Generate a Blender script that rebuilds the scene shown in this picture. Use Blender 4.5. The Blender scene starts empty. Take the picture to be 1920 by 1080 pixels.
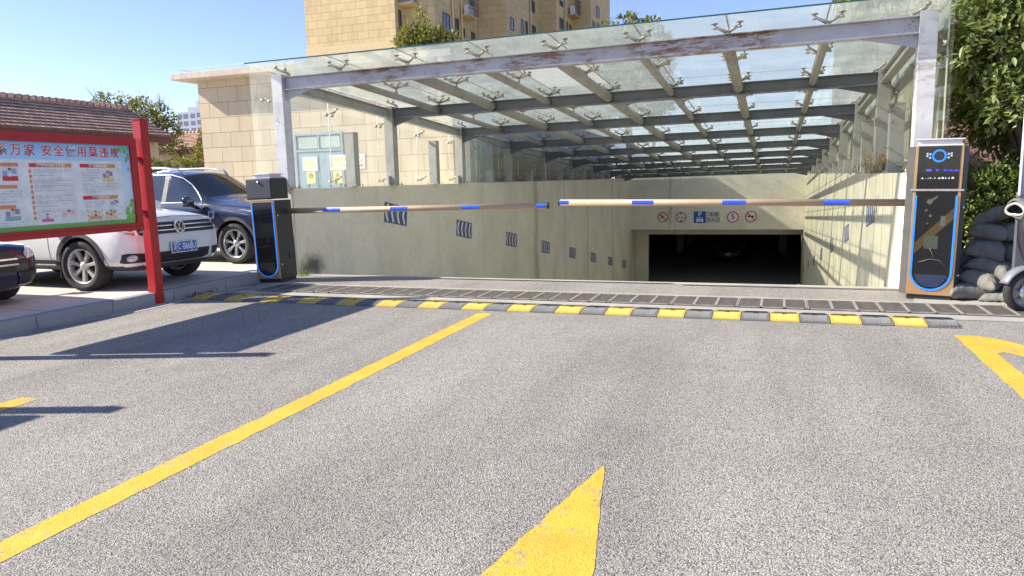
import bpy, bmesh, math, random
from math import radians, sin, cos, pi, tan, atan2, sqrt
from mathutils import Vector, Matrix, noise
from mathutils.bvhtree import BVHTree
random.seed(7)
SC = bpy.context.scene
COL = SC.collection

# ------------------------------------------------------------------ camera
FPX, PITCH, YAW, ROLL, CAMH = 1367.0, radians(8.385), radians(19.72), radians(1.449), 1.5
_f0 = Vector((-sin(YAW), cos(YAW), 0)); _r0 = Vector((cos(YAW), sin(YAW), 0)); _z = Vector((0, 0, 1))
FW = _f0 * cos(PITCH) - _z * sin(PITCH); _u = _z * cos(PITCH) + _f0 * sin(PITCH)
RT = _r0 * cos(ROLL) - _u * sin(ROLL); UP = _r0 * sin(ROLL) + _u * cos(ROLL)
CP = Vector((0, 0, CAMH))
cam = bpy.data.cameras.new("camera"); co = bpy.data.objects.new("camera", cam); COL.objects.link(co)
M = Matrix((RT, UP, -FW)).transposed().to_4x4(); M.translation = CP
co.matrix_world = M
cam.sensor_width = 36.0; cam.lens = 36.0 * FPX / 1920.0; cam.clip_start = 0.05; cam.clip_end = 3000
SC.camera = co

# points of the place measured from the photograph: where a sight line meets a known plane
def ray(x, y): return FW + RT * ((x - 960) / FPX) - UP * ((y - 540) / FPX)
def gz(x, y, Z=0.0):
    d = ray(x, y); return CP + d * ((Z - CAMH) / d.z)
def gx(x, y, X):
    d = ray(x, y); return CP + d * (X / d.x)
def gy(x, y, Y):
    d = ray(x, y); return CP + d * (Y / d.y)

# ------------------------------------------------------------------ light
SUN = Vector((-3.4, -1.05, 2.39)).normalized()
SUN_EL = math.asin(SUN.z); SUN_AZ = atan2(SUN.x, SUN.y)
W = bpy.data.worlds.new("World"); SC.world = W; W.use_nodes = True
nt = W.node_tree; nt.nodes.clear()
sky = nt.nodes.new('ShaderNodeTexSky'); sky.sky_type = 'NISHITA'; sky.sun_disc = False
sky.sun_elevation = SUN_EL; sky.sun_rotation = SUN_AZ % (2 * pi)
sky.altitude = 20; sky.air_density = 0.8; sky.dust_density = 0.12; sky.ozone_density = 3.0
bg = nt.nodes.new('ShaderNodeBackground'); bg.inputs[1].default_value = 0.103
ow = nt.nodes.new('ShaderNodeOutputWorld')
tn = nt.nodes.new('ShaderNodeMixRGB'); tn.blend_type = 'MULTIPLY'; tn.inputs[0].default_value = 1.0; tn.inputs[2].default_value = (.99, .875, .975, 1)
nt.links.new(sky.outputs[0], tn.inputs[1]); nt.links.new(tn.outputs[0], bg.inputs[0]); nt.links.new(bg.outputs[0], ow.inputs[0])
sl = bpy.data.lights.new("sun", 'SUN'); sl.energy = 4.1; sl.angle = radians(0.53); sl.color = (1.0, 0.925, 0.80)
so = bpy.data.objects.new("sun", sl); COL.objects.link(so); so.location = (-20, -6, 14)
so.rotation_euler = SUN.to_track_quat('Z', 'Y').to_euler()
SC.view_settings.view_transform = 'Standard'; SC.view_settings.look = 'None'
SC.view_settings.exposure = 1.27; SC.view_settings.gamma = 1.0
SC.render.engine = 'CYCLES'
SC.cycles.max_bounces = 14; SC.cycles.diffuse_bounces = 7; SC.cycles.glossy_bounces = 4; SC.cycles.transparent_max_bounces = 32; SC.cycles.caustics_reflective = False
SC.cycles.use_denoising = True

# ------------------------------------------------------------------ helpers
def tag(o, label=None, cat=None, group=None, kind=None):
    if label: o['label'] = label
    if cat: o['category'] = cat
    if group: o['group'] = group
    if kind: o['kind'] = kind
    return o
def empty(name, loc=(0, 0, 0), rz=0.0, label=None, cat=None, group=None):
    o = bpy.data.objects.new(name, None); COL.objects.link(o)
    o.location = loc; o.rotation_euler = (0, 0, rz); o.empty_display_size = 0.1
    return tag(o, label, cat, group)
def copy_tree(o, parent=None):
    c = o.copy(); COL.objects.link(c)
    if parent is not None: c.parent = parent
    for ch in list(o.children): copy_tree(ch, c)
    return c

class MB:
    def __init__(s): s.v = []; s.f = []; s.sm = []
    def add(s, vs, fs, smooth=False):
        n = len(s.v); s.v += [tuple(p) for p in vs]
        for f in fs: s.f.append(tuple(i + n for i in f)); s.sm.append(smooth)
        return s
    def box(s, x0, x1, y0, y1, z0, z1, m=None):
        vs = [Vector(p) for p in ((x0,y0,z0),(x1,y0,z0),(x1,y1,z0),(x0,y1,z0),(x0,y0,z1),(x1,y0,z1),(x1,y1,z1),(x0,y1,z1))]
        if m is not None: vs = [m @ p for p in vs]
        return s.add(vs, [(0,3,2,1),(4,5,6,7),(0,1,5,4),(1,2,6,5),(2,3,7,6),(3,0,4,7)])
    def cbox(s, c, sz, m=None):
        return s.box(c[0]-sz[0]/2, c[0]+sz[0]/2, c[1]-sz[1]/2, c[1]+sz[1]/2, c[2]-sz[2]/2, c[2]+sz[2]/2, m)
    def bar(s, p0, p1, w, h, up=(0, 0, 1)):
        p0 = Vector(p0); p1 = Vector(p1); d = (p1 - p0); L = d.length; d.normalize()
        x = d.cross(Vector(up)).normalized(); z = x.cross(d)
        m = Matrix((x, d, z)).transposed().to_4x4(); m.translation = p0
        return s.box(-w/2, w/2, 0, L, -h/2, h/2, m)
    def tube(s, pts, r, n=10, cap=True, smooth=True):
        pts = [Vector(p) for p in pts]; k = len(pts)
        rs = list(r) if hasattr(r, '__len__') else [r] * k
        vs = []; prev = None
        for i, p in enumerate(pts):
            d = (pts[min(i+1, k-1)] - pts[max(i-1, 0)])
            if d.length < 1e-9: d = Vector((0, 0, 1))
            d.normalize()
            if prev is None:
                a = Vector((0, 0, 1)) if abs(d.z) < .9 else Vector((1, 0, 0))
            else: a = prev
            x = (a - d * a.dot(d)); x.normalize(); prev = x; y = d.cross(x)
            for j in range(n):
                t = 2 * pi * j / n; vs.append(p + (x * cos(t) + y * sin(t)) * rs[i])
        fs = [(i*n+j, i*n+(j+1) % n, (i+1)*n+(j+1) % n, (i+1)*n+j) for i in range(k-1) for j in range(n)]
        s.add(vs, fs, smooth)
        if cap:
            b = len(s.v) - len(vs)
            s.f.append(tuple(b + j for j in reversed(range(n)))); s.sm.append(False)
            s.f.append(tuple(b + (k-1)*n + j for j in range(n))); s.sm.append(False)
        return s
    def lathe(s, prof, m=None, n=24, smooth=True):     # prof: (r, h) round local Z
        vs = []
        for r, h in prof:
            for j in range(n):
                t = 2*pi*j/n; p = Vector((r*cos(t), r*sin(t), h)); vs.append(m @ p if m is not None else p)
        k = len(prof)
        return s.add(vs, [(i*n+j, i*n+(j+1) % n, (i+1)*n+(j+1) % n, (i+1)*n+j) for i in range(k-1) for j in range(n)], smooth)
    def prism(s, poly, d, m=None):                       # poly in local XY, extruded d along local Z
        n = len(poly); vs = [Vector((p[0], p[1], 0)) for p in poly] + [Vector((p[0], p[1], d)) for p in poly]
        if m is not None: vs = [m @ p for p in vs]
        fs = [tuple(reversed(range(n))), tuple(range(n, 2*n))] + [(i, (i+1) % n, n+(i+1) % n, n+i) for i in range(n)]
        return s.add(vs, fs)
    def ring(s, c, r0, r1, d, m=None, n=32):
        vs = []
        for z in (0, d):
            for r in (r0, r1):
                for j in range(n):
                    t = 2*pi*j/n; p = Vector((c[0]+r*cos(t), c[1]+r*sin(t), z)); vs.append(m @ p if m is not None else p)
        fs = []
        for j in range(n):
            k = (j+1) % n
            fs += [(j, k, n+k, n+j), (2*n+j, 3*n+j, 3*n+k, 2*n+k), (n+j, n+k, 3*n+k, 3*n+j), (j, 2*n+j, 2*n+k, k)]
        return s.add(vs, fs)
    def disc(s, c, r, d, m=None, n=28):
        return s.prism([(c[0]+r*cos(2*pi*j/n), c[1]+r*sin(2*pi*j/n)) for j in range(n)], d, m)
    def build(s, name, mat, parent=None, bev=0, seg=2):
        me = bpy.data.meshes.new(name); me.from_pydata(s.v, [], s.f)
        me.polygons.foreach_set('use_smooth', s.sm); me.update()
        o = bpy.data.objects.new(name, me); COL.objects.link(o)
        if mat is not None: me.materials.append(mat)
        if parent is not None: o.parent = parent
        if bev:
            b = o.modifiers.new('bevel', 'BEVEL'); b.width = bev; b.segments = seg; b.limit_method = 'ANGLE'; b.angle_limit = radians(40)
        return o
def frame(o, right, up):                                 # local XY = right/up on a surface, Z = outward
    r = Vector(right).normalized(); u = Vector(up).normalized(); n = r.cross(u)
    m = Matrix((r, u, n)).transposed().to_4x4(); m.translation = Vector(o); return m
def faceXp(o): return frame(o, (0, 1, 0), (0, 0, 1))     # surface facing +X
def faceXm(o): return frame(o, (0, -1, 0), (0, 0, 1))    # facing -X
def faceYm(o): return frame(o, (1, 0, 0), (0, 0, 1))     # facing -Y

TEXTS = []
def text(name, s, size, m, mat, parent=None, bold=0.0, depth=0.002, align='CENTER', sx=1.0, lab=None):
    cu = bpy.data.curves.new('lettering', 'FONT'); cu.body = s; cu.size = size; cu.extrude = depth; cu.offset = bold
    cu.align_x = align; cu.align_y = 'CENTER'; cu.resolution_u = 3
    o = bpy.data.objects.new('lettering', cu); COL.objects.link(o)
    TEXTS.append((o, name, m @ Matrix.Diagonal((sx, 1, 1, 1)), mat, parent, lab))
def flush_texts():
    bpy.context.view_layer.update(); dg = bpy.context.evaluated_depsgraph_get()
    for o, name, m, mat, parent, lab in TEXTS:
        me = bpy.data.meshes.new_from_object(o.evaluated_get(dg)); me.transform(m); me.materials.clear(); me.materials.append(mat)
        n = bpy.data.objects.new(name, me); COL.objects.link(n)
        if parent is not None: n.parent = parent
        if lab: n['label'] = lab
    for t in TEXTS:
        cu = t[0].data; bpy.data.objects.remove(t[0]); bpy.data.curves.remove(cu)

# ------------------------------------------------------------------ materials
class N:
    def __init__(s, name):
        s.m = bpy.data.materials.new(name); s.m.use_nodes = True; s.t = s.m.node_tree; s.t.nodes.clear()
        s.out = s.n('OutputMaterial'); s.co = s.n('TexCoord').outputs['Object']
    def n(s, t, **k):
        x = s.t.nodes.new('ShaderNode' + t)
        for a, b in k.items(): setattr(x, a, b)
        return x
    def l(s, a, b): s.t.links.new(a, b)
    def noise(s, scale, detail=4, rough=.55, vec=None):
        x = s.n('TexNoise'); x.inputs['Scale'].default_value = scale; x.inputs['Detail'].default_value = detail
        x.inputs['Roughness'].default_value = rough; s.l(vec or s.co, x.inputs['Vector']); return x.outputs[0]
    def ramp(s, fac, stops):
        x = s.n('ValToRGB'); e = x.color_ramp.elements
        while len(e) < len(stops): e.new(.5)
        for i, (p, c) in enumerate(stops):
            e[i].position = p; e[i].color = (c, c, c, 1) if not hasattr(c, '__len__') else (*c, 1)
        s.l(fac, x.inputs[0]); return x.outputs[0]
    def mix(s, fac, a, b, mode='MIX'):
        x = s.n('MixRGB', blend_type=mode)
        for i, v in ((0, fac), (1, a), (2, b)):
            if hasattr(v, 'is_output'): s.l(v, x.inputs[i])
            elif i == 0: x.inputs[0].default_value = v
            else: x.inputs[i].default_value = (*v, 1)
        return x.outputs[0]
    def math(s, op, a, b=0.0):
        x = s.n('Math', operation=op)
        for i, v in ((0, a), (1, b)):
            if hasattr(v, 'is_output'): s.l(v, x.inputs[i])
            else: x.inputs[i].default_value = v
        return x.outputs[0]
    def mapping(s, scale=(1, 1, 1), loc=(0, 0, 0), rot=(0, 0, 0), vec=None):
        x = s.n('Mapping'); x.inputs['Scale'].default_value = scale; x.inputs['Location'].default_value = loc; x.inputs['Rotation'].default_value = rot
        s.l(vec or s.co, x.inputs[0]); return x.outputs[0]
    def swiz(s, a):                                      # 'XZ' -> vector (x, z, 0)
        sp = s.n('SeparateXYZ'); s.l(s.co, sp.inputs[0]); cb = s.n('CombineXYZ')
        for i, c in enumerate(a): s.l(sp.outputs['XYZ'.index(c)], cb.inputs[i])
        return cb.outputs[0]
    def uz(s):                                           # course coordinate round the corners of a straight-walled block
        sp = s.n('SeparateXYZ'); s.l(s.co, sp.inputs[0]); cb = s.n('CombineXYZ')
        s.l(s.math('ADD', sp.outputs[0], sp.outputs[1]), cb.inputs[0]); s.l(sp.outputs[2], cb.inputs[1]); return cb.outputs[0]
    def sep(s, c):
        sp = s.n('SeparateXYZ'); s.l(s.co, sp.inputs[0]); return sp.outputs['XYZ'.index(c)]
    def bump(s, h, strength=.3, dist=.01):
        x = s.n('Bump'); x.inputs['Strength'].default_value = strength; x.inputs['Distance'].default_value = dist; s.l(h, x.inputs['Height']); return x.outputs[0]
    def bsdf(s, col, rough=.6, metal=0., normal=None, spec=.5, coat=0., emis=None, es=0.):
        b = s.n('BsdfPrincipled')
        for nm, v in (('Base Color', col), ('Roughness', rough), ('Metallic', metal)):
            if hasattr(v, 'is_output'): s.l(v, b.inputs[nm])
            else: b.inputs[nm].default_value = (*v, 1) if nm == 'Base Color' else v
        b.inputs['Specular IOR Level'].default_value = spec; b.inputs['Coat Weight'].default_value = coat; b.inputs['Coat Roughness'].default_value = .03
        if normal is not None: s.l(normal, b.inputs['Normal'])
        if emis is not None: b.inputs['Emission Color'].default_value = (*emis, 1); b.inputs['Emission Strength'].default_value = es
        return b.outputs[0]
    def done(s, sh): s.l(sh, s.out.inputs[0]); return s.m

def plain(name, col, rough=.6, metal=0., var=.12, scale=6., bump=0., bscale=60., spec=.5, coat=0., emis=None, es=0., rv_=.06):
    if coat: rv_ = .01
    k = N(name); f = k.ramp(k.noise(scale), [(.3, 1 - var), (.7, 1 + var)])
    c = k.mix(1.0, col, f, 'MULTIPLY'); nm = None
    if bump: nm = k.bump(k.noise(bscale, 3), bump, .004)
    r = k.ramp(k.noise(scale * 2.3), [(.3, max(.02, rough - rv_)), (.7, min(1, rough + rv_))])
    return k.done(k.bsdf(c, r, metal, nm, spec, coat, emis, es))

def m_asphalt(name='asphalt', tone=1.46, paint=None):
    k = N(name)
    v = k.n('TexVoronoi'); v.inputs['Scale'].default_value = 145; k.l(k.mapping((1, 1, .02)), v.inputs['Vector'])
    v2 = k.n('TexVoronoi'); v2.inputs['Scale'].default_value = 240; k.l(k.mapping((1, 1, .02)), v2.inputs['Vector'])
    stone = k.n('SeparateColor'); k.l(v.outputs['Color'], stone.inputs[0])
    s1 = k.ramp(stone.outputs[0], [(.0, (.225*tone, .211*tone, .19*tone)), (.5, (.305*tone, .284*tone, .252*tone)), (1., (.44*tone, .408*tone, .362*tone))])
    gap = k.ramp(v.outputs['Distance'], [(.42, 1.), (.75, .38)])
    c = k.mix(1.0, s1, gap, 'MULTIPLY')
    fine = k.ramp(v2.outputs['Distance'], [(.2, 1.12), (.7, .75)])
    c = k.mix(1.0, c, fine, 'MULTIPLY')
    big = k.ramp(k.noise(.55, 6, .65), [(.33, .88), (.5, 1.0), (.68, 1.09)])
    oil = k.ramp(k.noise(2.3, 4, .7, k.mapping(loc=(4.2, 1.7, 0))), [(.66, 1.), (.76, .72)])
    big = k.math('MULTIPLY', big, oil)
    c = k.mix(1.0, c, big, 'MULTIPLY')
    wear = k.ramp(k.noise(1.1, 4, .6, k.mapping((1, .12, 1))), [(.42, 1.04), (.62, .86)])
    c = k.mix(1.0, c, wear, 'MULTIPLY')
    hgt = k.math('ADD', k.math('MULTIPLY', v.outputs['Distance'], -1.0), k.math('MULTIPLY', k.noise(35, 4), .9))
    if paint:
        w = k.math('MULTIPLY', k.ramp(k.noise(60, 5, .7), [(.31, .0), (.41, 1.)]), k.ramp(k.noise(5, 6, .75), [(.33, .12), (.45, .95)]))
        pc = k.mix(1.0, paint, k.ramp(k.noise(3, 5), [(.3, .86), (.7, 1.1)]), 'MULTIPLY')
        pc = k.mix(1.0, pc, k.ramp(v.outputs['Distance'], [(.5, 1.), (.85, .7)]), 'MULTIPLY')
        c = k.mix(w, c, pc)
    return k.done(k.bsdf(c, .85 if not paint else .7, 0, k.bump(hgt, .75 if not paint else .4, .006), .3))

def m_concrete(name, col=(.46, .44, .40), var=.12, joints=None):
    k = N(name); c = k.mix(1.0, col, k.ramp(k.noise(1.3, 6, .65), [(.3, 1 - var), (.7, 1 + var)]), 'MULTIPLY')
    c = k.mix(1.0, c, k.ramp(k.noise(45, 3, .7), [(.3, .88), (.7, 1.08)]), 'MULTIPLY')
    if joints:
        b = k.n('TexBrick'); b.offset = 0; b.inputs['Scale'].default_value = 1; b.inputs['Brick Width'].default_value = joints; b.inputs['Row Height'].default_value = joints
        b.inputs['Mortar Size'].default_value = .012; b.inputs['Color1'].default_value = b.inputs['Color2'].default_value = (1, 1, 1, 1); b.inputs['Mortar'].default_value = (.45, .44, .42, 1)
        k.l(k.co, b.inputs['Vector']); c = k.mix(1.0, c, b.outputs[0], 'MULTIPLY')
    return k.done(k.bsdf(c, .85, 0, k.bump(k.noise(30, 5, .7), .35, .006), .3))

def m_render_wall(name, axes, col=(.50, .485, .42), dirt=1.0, joint=None, drips=(), splash=None):
    """old painted cement render: blotches, brown runs from the top edge, dark splash at the foot"""
    k = N(name); v = k.swiz(axes)
    c = k.mix(1.0, col, k.ramp(k.noise(.7, 6, .6, v), [(.3, .86), (.7, 1.08)]), 'MULTIPLY')
    c = k.mix(1.0, c, k.ramp(k.noise(7, 5, .65, v), [(.3, .93), (.65, 1.04)]), 'MULTIPLY')
    runs = k.math('MULTIPLY', k.ramp(k.noise(2.2, 5, .6, k.mapping((.45, .07, 1), vec=v)), [(.56, 0.), (.78, 1.)]), .35 * dirt)
    c = k.mix(runs, c, (.27, .22, .14))
    scr = k.math('MULTIPLY', k.ramp(k.noise(3.0, 6, .75, k.mapping((1, 2.2, 1), rot=(0, 0, .5), vec=v)), [(.60, 0.), (.70, 1.)]), .3 * dirt)
    c = k.mix(scr, c, (.22, .2, .15))
    sp = k.n('SeparateXYZ'); k.l(v, sp.inputs[0])
    wob = k.math('ADD', sp.outputs[0], k.math('MULTIPLY', k.noise(.8, 3, .5, v), .3))
    for pos, wd, st in drips:
        d = k.math('ABSOLUTE', k.math('SUBTRACT', wob, pos)); f = k.ramp(k.math('DIVIDE', d, wd), [(0., st), (.35, st*.55), (1., 0.)])
        f = k.math('MULTIPLY', f, k.ramp(k.noise(5, 5, .7, k.mapping((1, .2, 1), vec=v)), [(.35, .25), (.6, 1.)])); c = k.mix(f, c, (.16, .125, .07))
    if splash:
        dx = k.math('DIVIDE', k.math('SUBTRACT', sp.outputs[0], splash[0]), splash[2]); dz = k.math('DIVIDE', k.math('SUBTRACT', sp.outputs[1], splash[1]), splash[3])
        rr_ = k.math('ADD', k.math('SQRT', k.math('ADD', k.math('MULTIPLY', dx, dx), k.math('MULTIPLY', dz, dz))), k.math('MULTIPLY', k.math('SUBTRACT', k.noise(4, 6, .75, v), .5), 1.6))
        c = k.mix(k.ramp(rr_, [(.2, .85), (.9, 0.)]), c, (.05, .05, .045))
    if joint:
        fr = k.math('FRACT', k.math('DIVIDE', sp.outputs[0], joint))
        ln = k.ramp(k.math('ABSOLUTE', k.math('SUBTRACT', fr, .5)), [(.0, 1.), (.016, 1.), (.03, 0.)])
        ln = k.math('MULTIPLY', ln, k.ramp(k.noise(1.7, 4, .6, v), [(.3, .35), (.6, .9)]))
        c = k.mix(ln, c, (.2, .17, .11))
    return k.done(k.bsdf(c, .8, 0, k.bump(k.noise(22, 5, .65), .25, .006), .25))

def m_blocks(name, axes, c1, c2, mortar, bw=.74, rh=.46, loc=(0, 0, 0)):
    k = N(name); v = k.mapping(loc=loc, vec=k.uz() if axes == 'UZ' else k.swiz(axes))
    b = k.n('TexBrick'); b.offset = .5; b.inputs['Scale'].default_value = 1; b.inputs['Brick Width'].default_value = bw; b.inputs['Row Height'].default_value = rh
    b.inputs['Mortar Size'].default_value = .007; b.inputs['Mortar Smooth'].default_value = .15
    b.inputs['Color1'].default_value = (*c1, 1); b.inputs['Color2'].default_value = (*c2, 1); b.inputs['Mortar'].default_value = (*mortar, 1); k.l(v, b.inputs['Vector'])
    c = k.mix(1.0, b.outputs[0], k.ramp(k.noise(.5, 5, .6), [(.3, .93), (.7, 1.06)]), 'MULTIPLY')
    c = k.mix(1.0, c, k.ramp(k.noise(2.5, 5, .6, k.mapping((1, 1, .12))), [(.45, 1.), (.75, .88)]), 'MULTIPLY')
    h = k.math('SUBTRACT', k.math('MULTIPLY', k.noise(14, 4), .25), b.outputs['Fac'])
    return k.done(k.bsdf(c, .75, 0, k.bump(h, .5, .012), .3))

def m_steel(name, col=(.42, .42, .41), rust=.5, seed=0.0, lo=.56):
    """painted steel, patches of rust and worn-off paint"""
    k = N(name); v = k.mapping(loc=(seed, seed * .7, 0))
    c = k.mix(1.0, col, k.ramp(k.noise(2.2, 5, .6, v), [(.3, .84), (.7, 1.1)]), 'MULTIPLY')
    c = k.mix(k.ramp(k.noise(9, 4, .6, v), [(.55, 0.), (.7, .35)]), c, (.22, .22, .23))
    scuff = k.math('MULTIPLY', k.ramp(k.noise(.9, 3, .6, k.mapping(loc=(seed + 5, 1, 2))), [(.58, 0.), (.64, 1.)]), k.ramp(k.noise(24, 5, .75, v), [(.52, 0.), (.56, .8)]))
    c = k.mix(scuff, c, (.07, .075, .11))
    area = k.ramp(k.noise(.85, 3, .6, k.mapping(loc=(seed, 3, 0))), [(lo - .06, 0.), (lo + .04, 1.)])
    sp = k.ramp(k.noise(9, 7, .8, k.mapping((.30, .30, 1.9), loc=(seed, 0, 0))), [(.49, 0.), (.53, 1.)])
    rf = k.math('MULTIPLY', k.math('MULTIPLY', area, sp), min(1., rust * 1.6))
    rc = k.ramp(k.noise(30, 4), [(.3, (.15, .065, .03)), (.7, (.34, .17, .085))])
    c = k.mix(rf, c, rc)
    sp2 = k.math('MULTIPLY', k.ramp(k.noise(34, 4, .7, v), [(.66, 0.), (.7, 1.)]), rust)
    c = k.mix(sp2, c, (.20, .10, .05))
    return k.done(k.bsdf(c, .55, 0, k.bump(k.noise(40, 4), .12, .004), .4))

def m_glass(name, tint, dust, dustcol=(.62, .66, .60), lo=.3, hi=.7, crack=False, refl=.3, back=.65):
    """thin pane: clear with a veil of dust, so sunlight still passes"""
    k = N(name)
    tr = k.n('BsdfTransparent'); tr.inputs[0].default_value = (*tint, 1)
    df = k.n('BsdfDiffuse'); df.inputs[0].default_value = (*dustcol, 1)
    tl = k.n('BsdfTranslucent'); tl.inputs[0].default_value = (*dustcol, 1)
    d2 = k.n('MixShader'); d2.inputs[0].default_value = back; k.l(df.outputs[0], d2.inputs[1]); k.l(tl.outputs[0], d2.inputs[2])
    mx = k.n('MixShader')
    f = k.ramp(k.noise(1.6, 7, .7), [(lo, dust * .55), (hi, dust * 1.5)])
    spots = k.math('MULTIPLY', k.ramp(k.noise(26, 5, .75), [(.6, 0.), (.7, 1.)]), dust * .8)
    f = k.math('MINIMUM', k.math('ADD', f, spots), .97)
    nm = None
    if crack:
        v = k.n('TexVoronoi', feature='DISTANCE_TO_EDGE'); v.inputs['Scale'].default_value = 55; k.l(k.co, v.inputs['Vector'])
        e = k.ramp(v.outputs['Distance'], [(.02, .95), (.12, .35)]); f = k.math('MAXIMUM', f, e)
        v2 = k.n('TexVoronoi'); v2.inputs['Scale'].default_value = 55; k.l(k.co, v2.inputs['Vector'])
        sc = k.n('SeparateColor'); k.l(v2.outputs['Color'], sc.inputs[0])
        f = k.math('MAXIMUM', f, k.ramp(sc.outputs[0], [(.5, .1), (.9, .9)]))
        nm = k.bump(v.outputs['Distance'], .5, .01)
    k.l(f, mx.inputs[0]); k.l(tr.outputs[0], mx.inputs[1]); k.l(d2.outputs[0], mx.inputs[2])
    gl = k.n('BsdfGlossy'); gl.inputs['Roughness'].default_value = .04; gl.inputs[0].default_value = (1, 1, 1, 1)
    fr = k.n('Fresnel'); fr.inputs['IOR'].default_value = 1.42
    if nm is not None: k.l(nm, gl.inputs['Normal'])
    m2 = k.n('MixShader'); k.l(k.math('MULTIPLY', fr.outputs[0], refl), m2.inputs[0]); k.l(mx.outputs[0], m2.inputs[1]); k.l(gl.outputs[0], m2.inputs[2])
    return k.done(m2.outputs[0])

def m_leaf(name, c1, c2, trans=.35):
    k = N(name); g = k.n('NewGeometry')
    c = k.ramp(g.outputs['Random Per Island'], [(0., c1), (1., c2)])
    b = k.bsdf(c, .42, 0, None, .45)
    t = k.n('BsdfTranslucent'); k.l(k.mix(1.0, c, (1.25, 1.3, .6), 'MULTIPLY'), t.inputs[0])
    m = k.n('MixShader'); m.inputs[0].default_value = trans; k.l(b, m.inputs[1]); k.l(t.outputs[0], m.inputs[2])
    return k.done(m.outputs[0])

def m_tiles(name, col=(.56, .37, .29)):
    """clay roof tiles: courses across the slope (local Y up the slope), one tile in width along local X"""
    k = N(name); b = k.n('TexBrick'); b.offset = .0; b.inputs['Scale'].default_value = 1
    b.inputs['Brick Width'].default_value = .22; b.inputs['Row Height'].default_value = .30; b.inputs['Mortar Size'].default_value = .03; b.inputs['Mortar Smooth'].default_value = .6
    b.inputs['Color1'].default_value = (*[x * 1.25 for x in col], 1); b.inputs['Color2'].default_value = (*[x * .78 for x in col], 1); b.inputs['Mortar'].default_value = (*[x * .3 for x in col], 1)
    k.l(k.co, b.inputs['Vector'])
    c = k.mix(1.0, b.outputs[0], k.ramp(k.noise(1.3, 5, .7), [(.3, .75), (.7, 1.25)]), 'MULTIPLY')
    c = k.mix(k.ramp(k.noise(5, 5, .7), [(.55, 0.), (.75, .5)]), c, (.34, .27, .20))
    return k.done(k.bsdf(c, .85, 0, k.bump(k.math('SUBTRACT', .0, b.outputs['Fac']), .8, .04), .2))

MT = {}
MT['asphalt'] = m_asphalt()
MT['yellow_paint'] = m_asphalt('yellow_road_paint', 1.46, (.76, .475, .045))
MT['pave'] = m_concrete('pale_pavement', (.62, .58, .52), .08, 3.0)
MT['kerbstone'] = m_concrete('kerb_stone', (.34, .335, .33), .10)
MT['strip'] = m_concrete('dusty_concrete', (.40, .375, .335), .2)
MT['ramp'] = m_concrete('ramp_concrete', (.58, .555, .50))
MT['soil'] = m_concrete('soil', (.16, .115, .075), .3)
MT['land'] = m_concrete('land', (.28, .26, .22), .2)
MT['wall_x'] = m_render_wall('ramp_wall_render', 'YZ', (.86, .79, .62), .7, drips=((13.7, .35, .75), (17.4, .2, .25), (21.2, .25, .35), (26.5, .25, .45), (3.0, .25, .12)), splash=(.45, .08, .55, .30))
MT['wall_r'] = m_render_wall('board_marked_render', 'YZ', (.82, .75, .56), .5, joint=.9)
MT['wall_y'] = m_render_wall('headwall_render', 'XZ', (.86, .805, .65), .6, drips=((-2.2, .12, .5),))
MT['white_end'] = m_concrete('chipped_white_plaster', (.66, .63, .56))
MT['garage'] = plain('garage_paint', (.50, .51, .54), .8)
MT['steel'] = m_steel('painted_steel', (.43, .42, .375), .12, 0., .70)
MT['steel_front'] = m_steel('rusted_painted_steel', (.50, .485, .50), .58, 4.3, .57)
MT['steel_tube'] = m_steel('dusty_steel_tube', (.36, .335, .28), .1, 2.)
MT['steel_white'] = m_steel('white_painted_steel', (.66, .65, .64), .25, 8.2, .62)
MT['fitting'] = plain('fitting_metal', (.50, .46, .38), .42, .3)
MT['glass_edge'] = plain('glass_edge', (.03, .09, .08), .2)
MT['steel_beam'] = m_steel('dark_grey_painted_steel', (.19, .195, .195), .06, 1.7, .70)
MT['rubber_pad'] = plain('dark_pad', (.10, .095, .09), .6)
MT['roof_glass'] = m_glass('dusty_roof_glass', (.93, .965, .948), .23, (.86, .92, .86), refl=.4, back=.86)
MT['crazed_glass'] = m_glass('crazed_glass', (.95, .98, .97), .4, (.8, .82, .78), crack=True)
MT['side_glass'] = m_glass('side_glass', (.965, .985, .975), .045, (.9, .92, .86), refl=.07, back=.8)
MT['film_glass'] = m_glass('filmed_side_glass', (.95, .97, .93), .72, (.78, .76, .58), lo=.0, hi=.8, refl=.25, back=.55)
MT['seam'] = plain('yellowed_silicone', (.72, .65, .42), .6)
MT['blocks'] = m_blocks('cream_cladding', 'UZ', (.61, .505, .35), (.53, .44, .305), (.20, .16, .11))

MT['apt'] = m_blocks('ochre_cladding', 'UZ', (.63, .485, .26), (.55, .425, .23), (.22, .16, .09))

MT['apt_band'] = plain('ochre_band', (.60, .47, .27), .8, var=.06)
MT['cream'] = plain('cream_concrete', (.55, .47, .37), .85, var=.14, bump=.2)
MT['blue_door'] = plain('pale_blue_door_paint', (.26, .36, .42), .5, var=.08)
MT['frost'] = plain('frosted_pane', (.42, .50, .44), .35, var=.15, scale=2)
MT['paper'] = plain('paper', (.82, .81, .76), .7, var=.04)
MT['ink_yellow'] = plain('yellow_ink', (.84, .70, .22), .6)
MT['ink_black'] = plain('black_ink', (.03, .03, .03), .5)
MT['ink_grey'] = plain('grey_print', (.22, .22, .24), .6)
MT['ink_red'] = plain('red_ink', (.60, .05, .04), .5)
MT['ink_white'] = plain('white_ink', (.82, .82, .80), .5)
MT['ink_blue'] = plain('blue_sign', (.03, .10, .42), .4)
MT['chev_blue'] = plain('faded_chevron_blue', (.085, .11, .23), .5, var=.2)
MT['chev_white'] = plain('chevron_white', (.78, .78, .78), .5)
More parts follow.
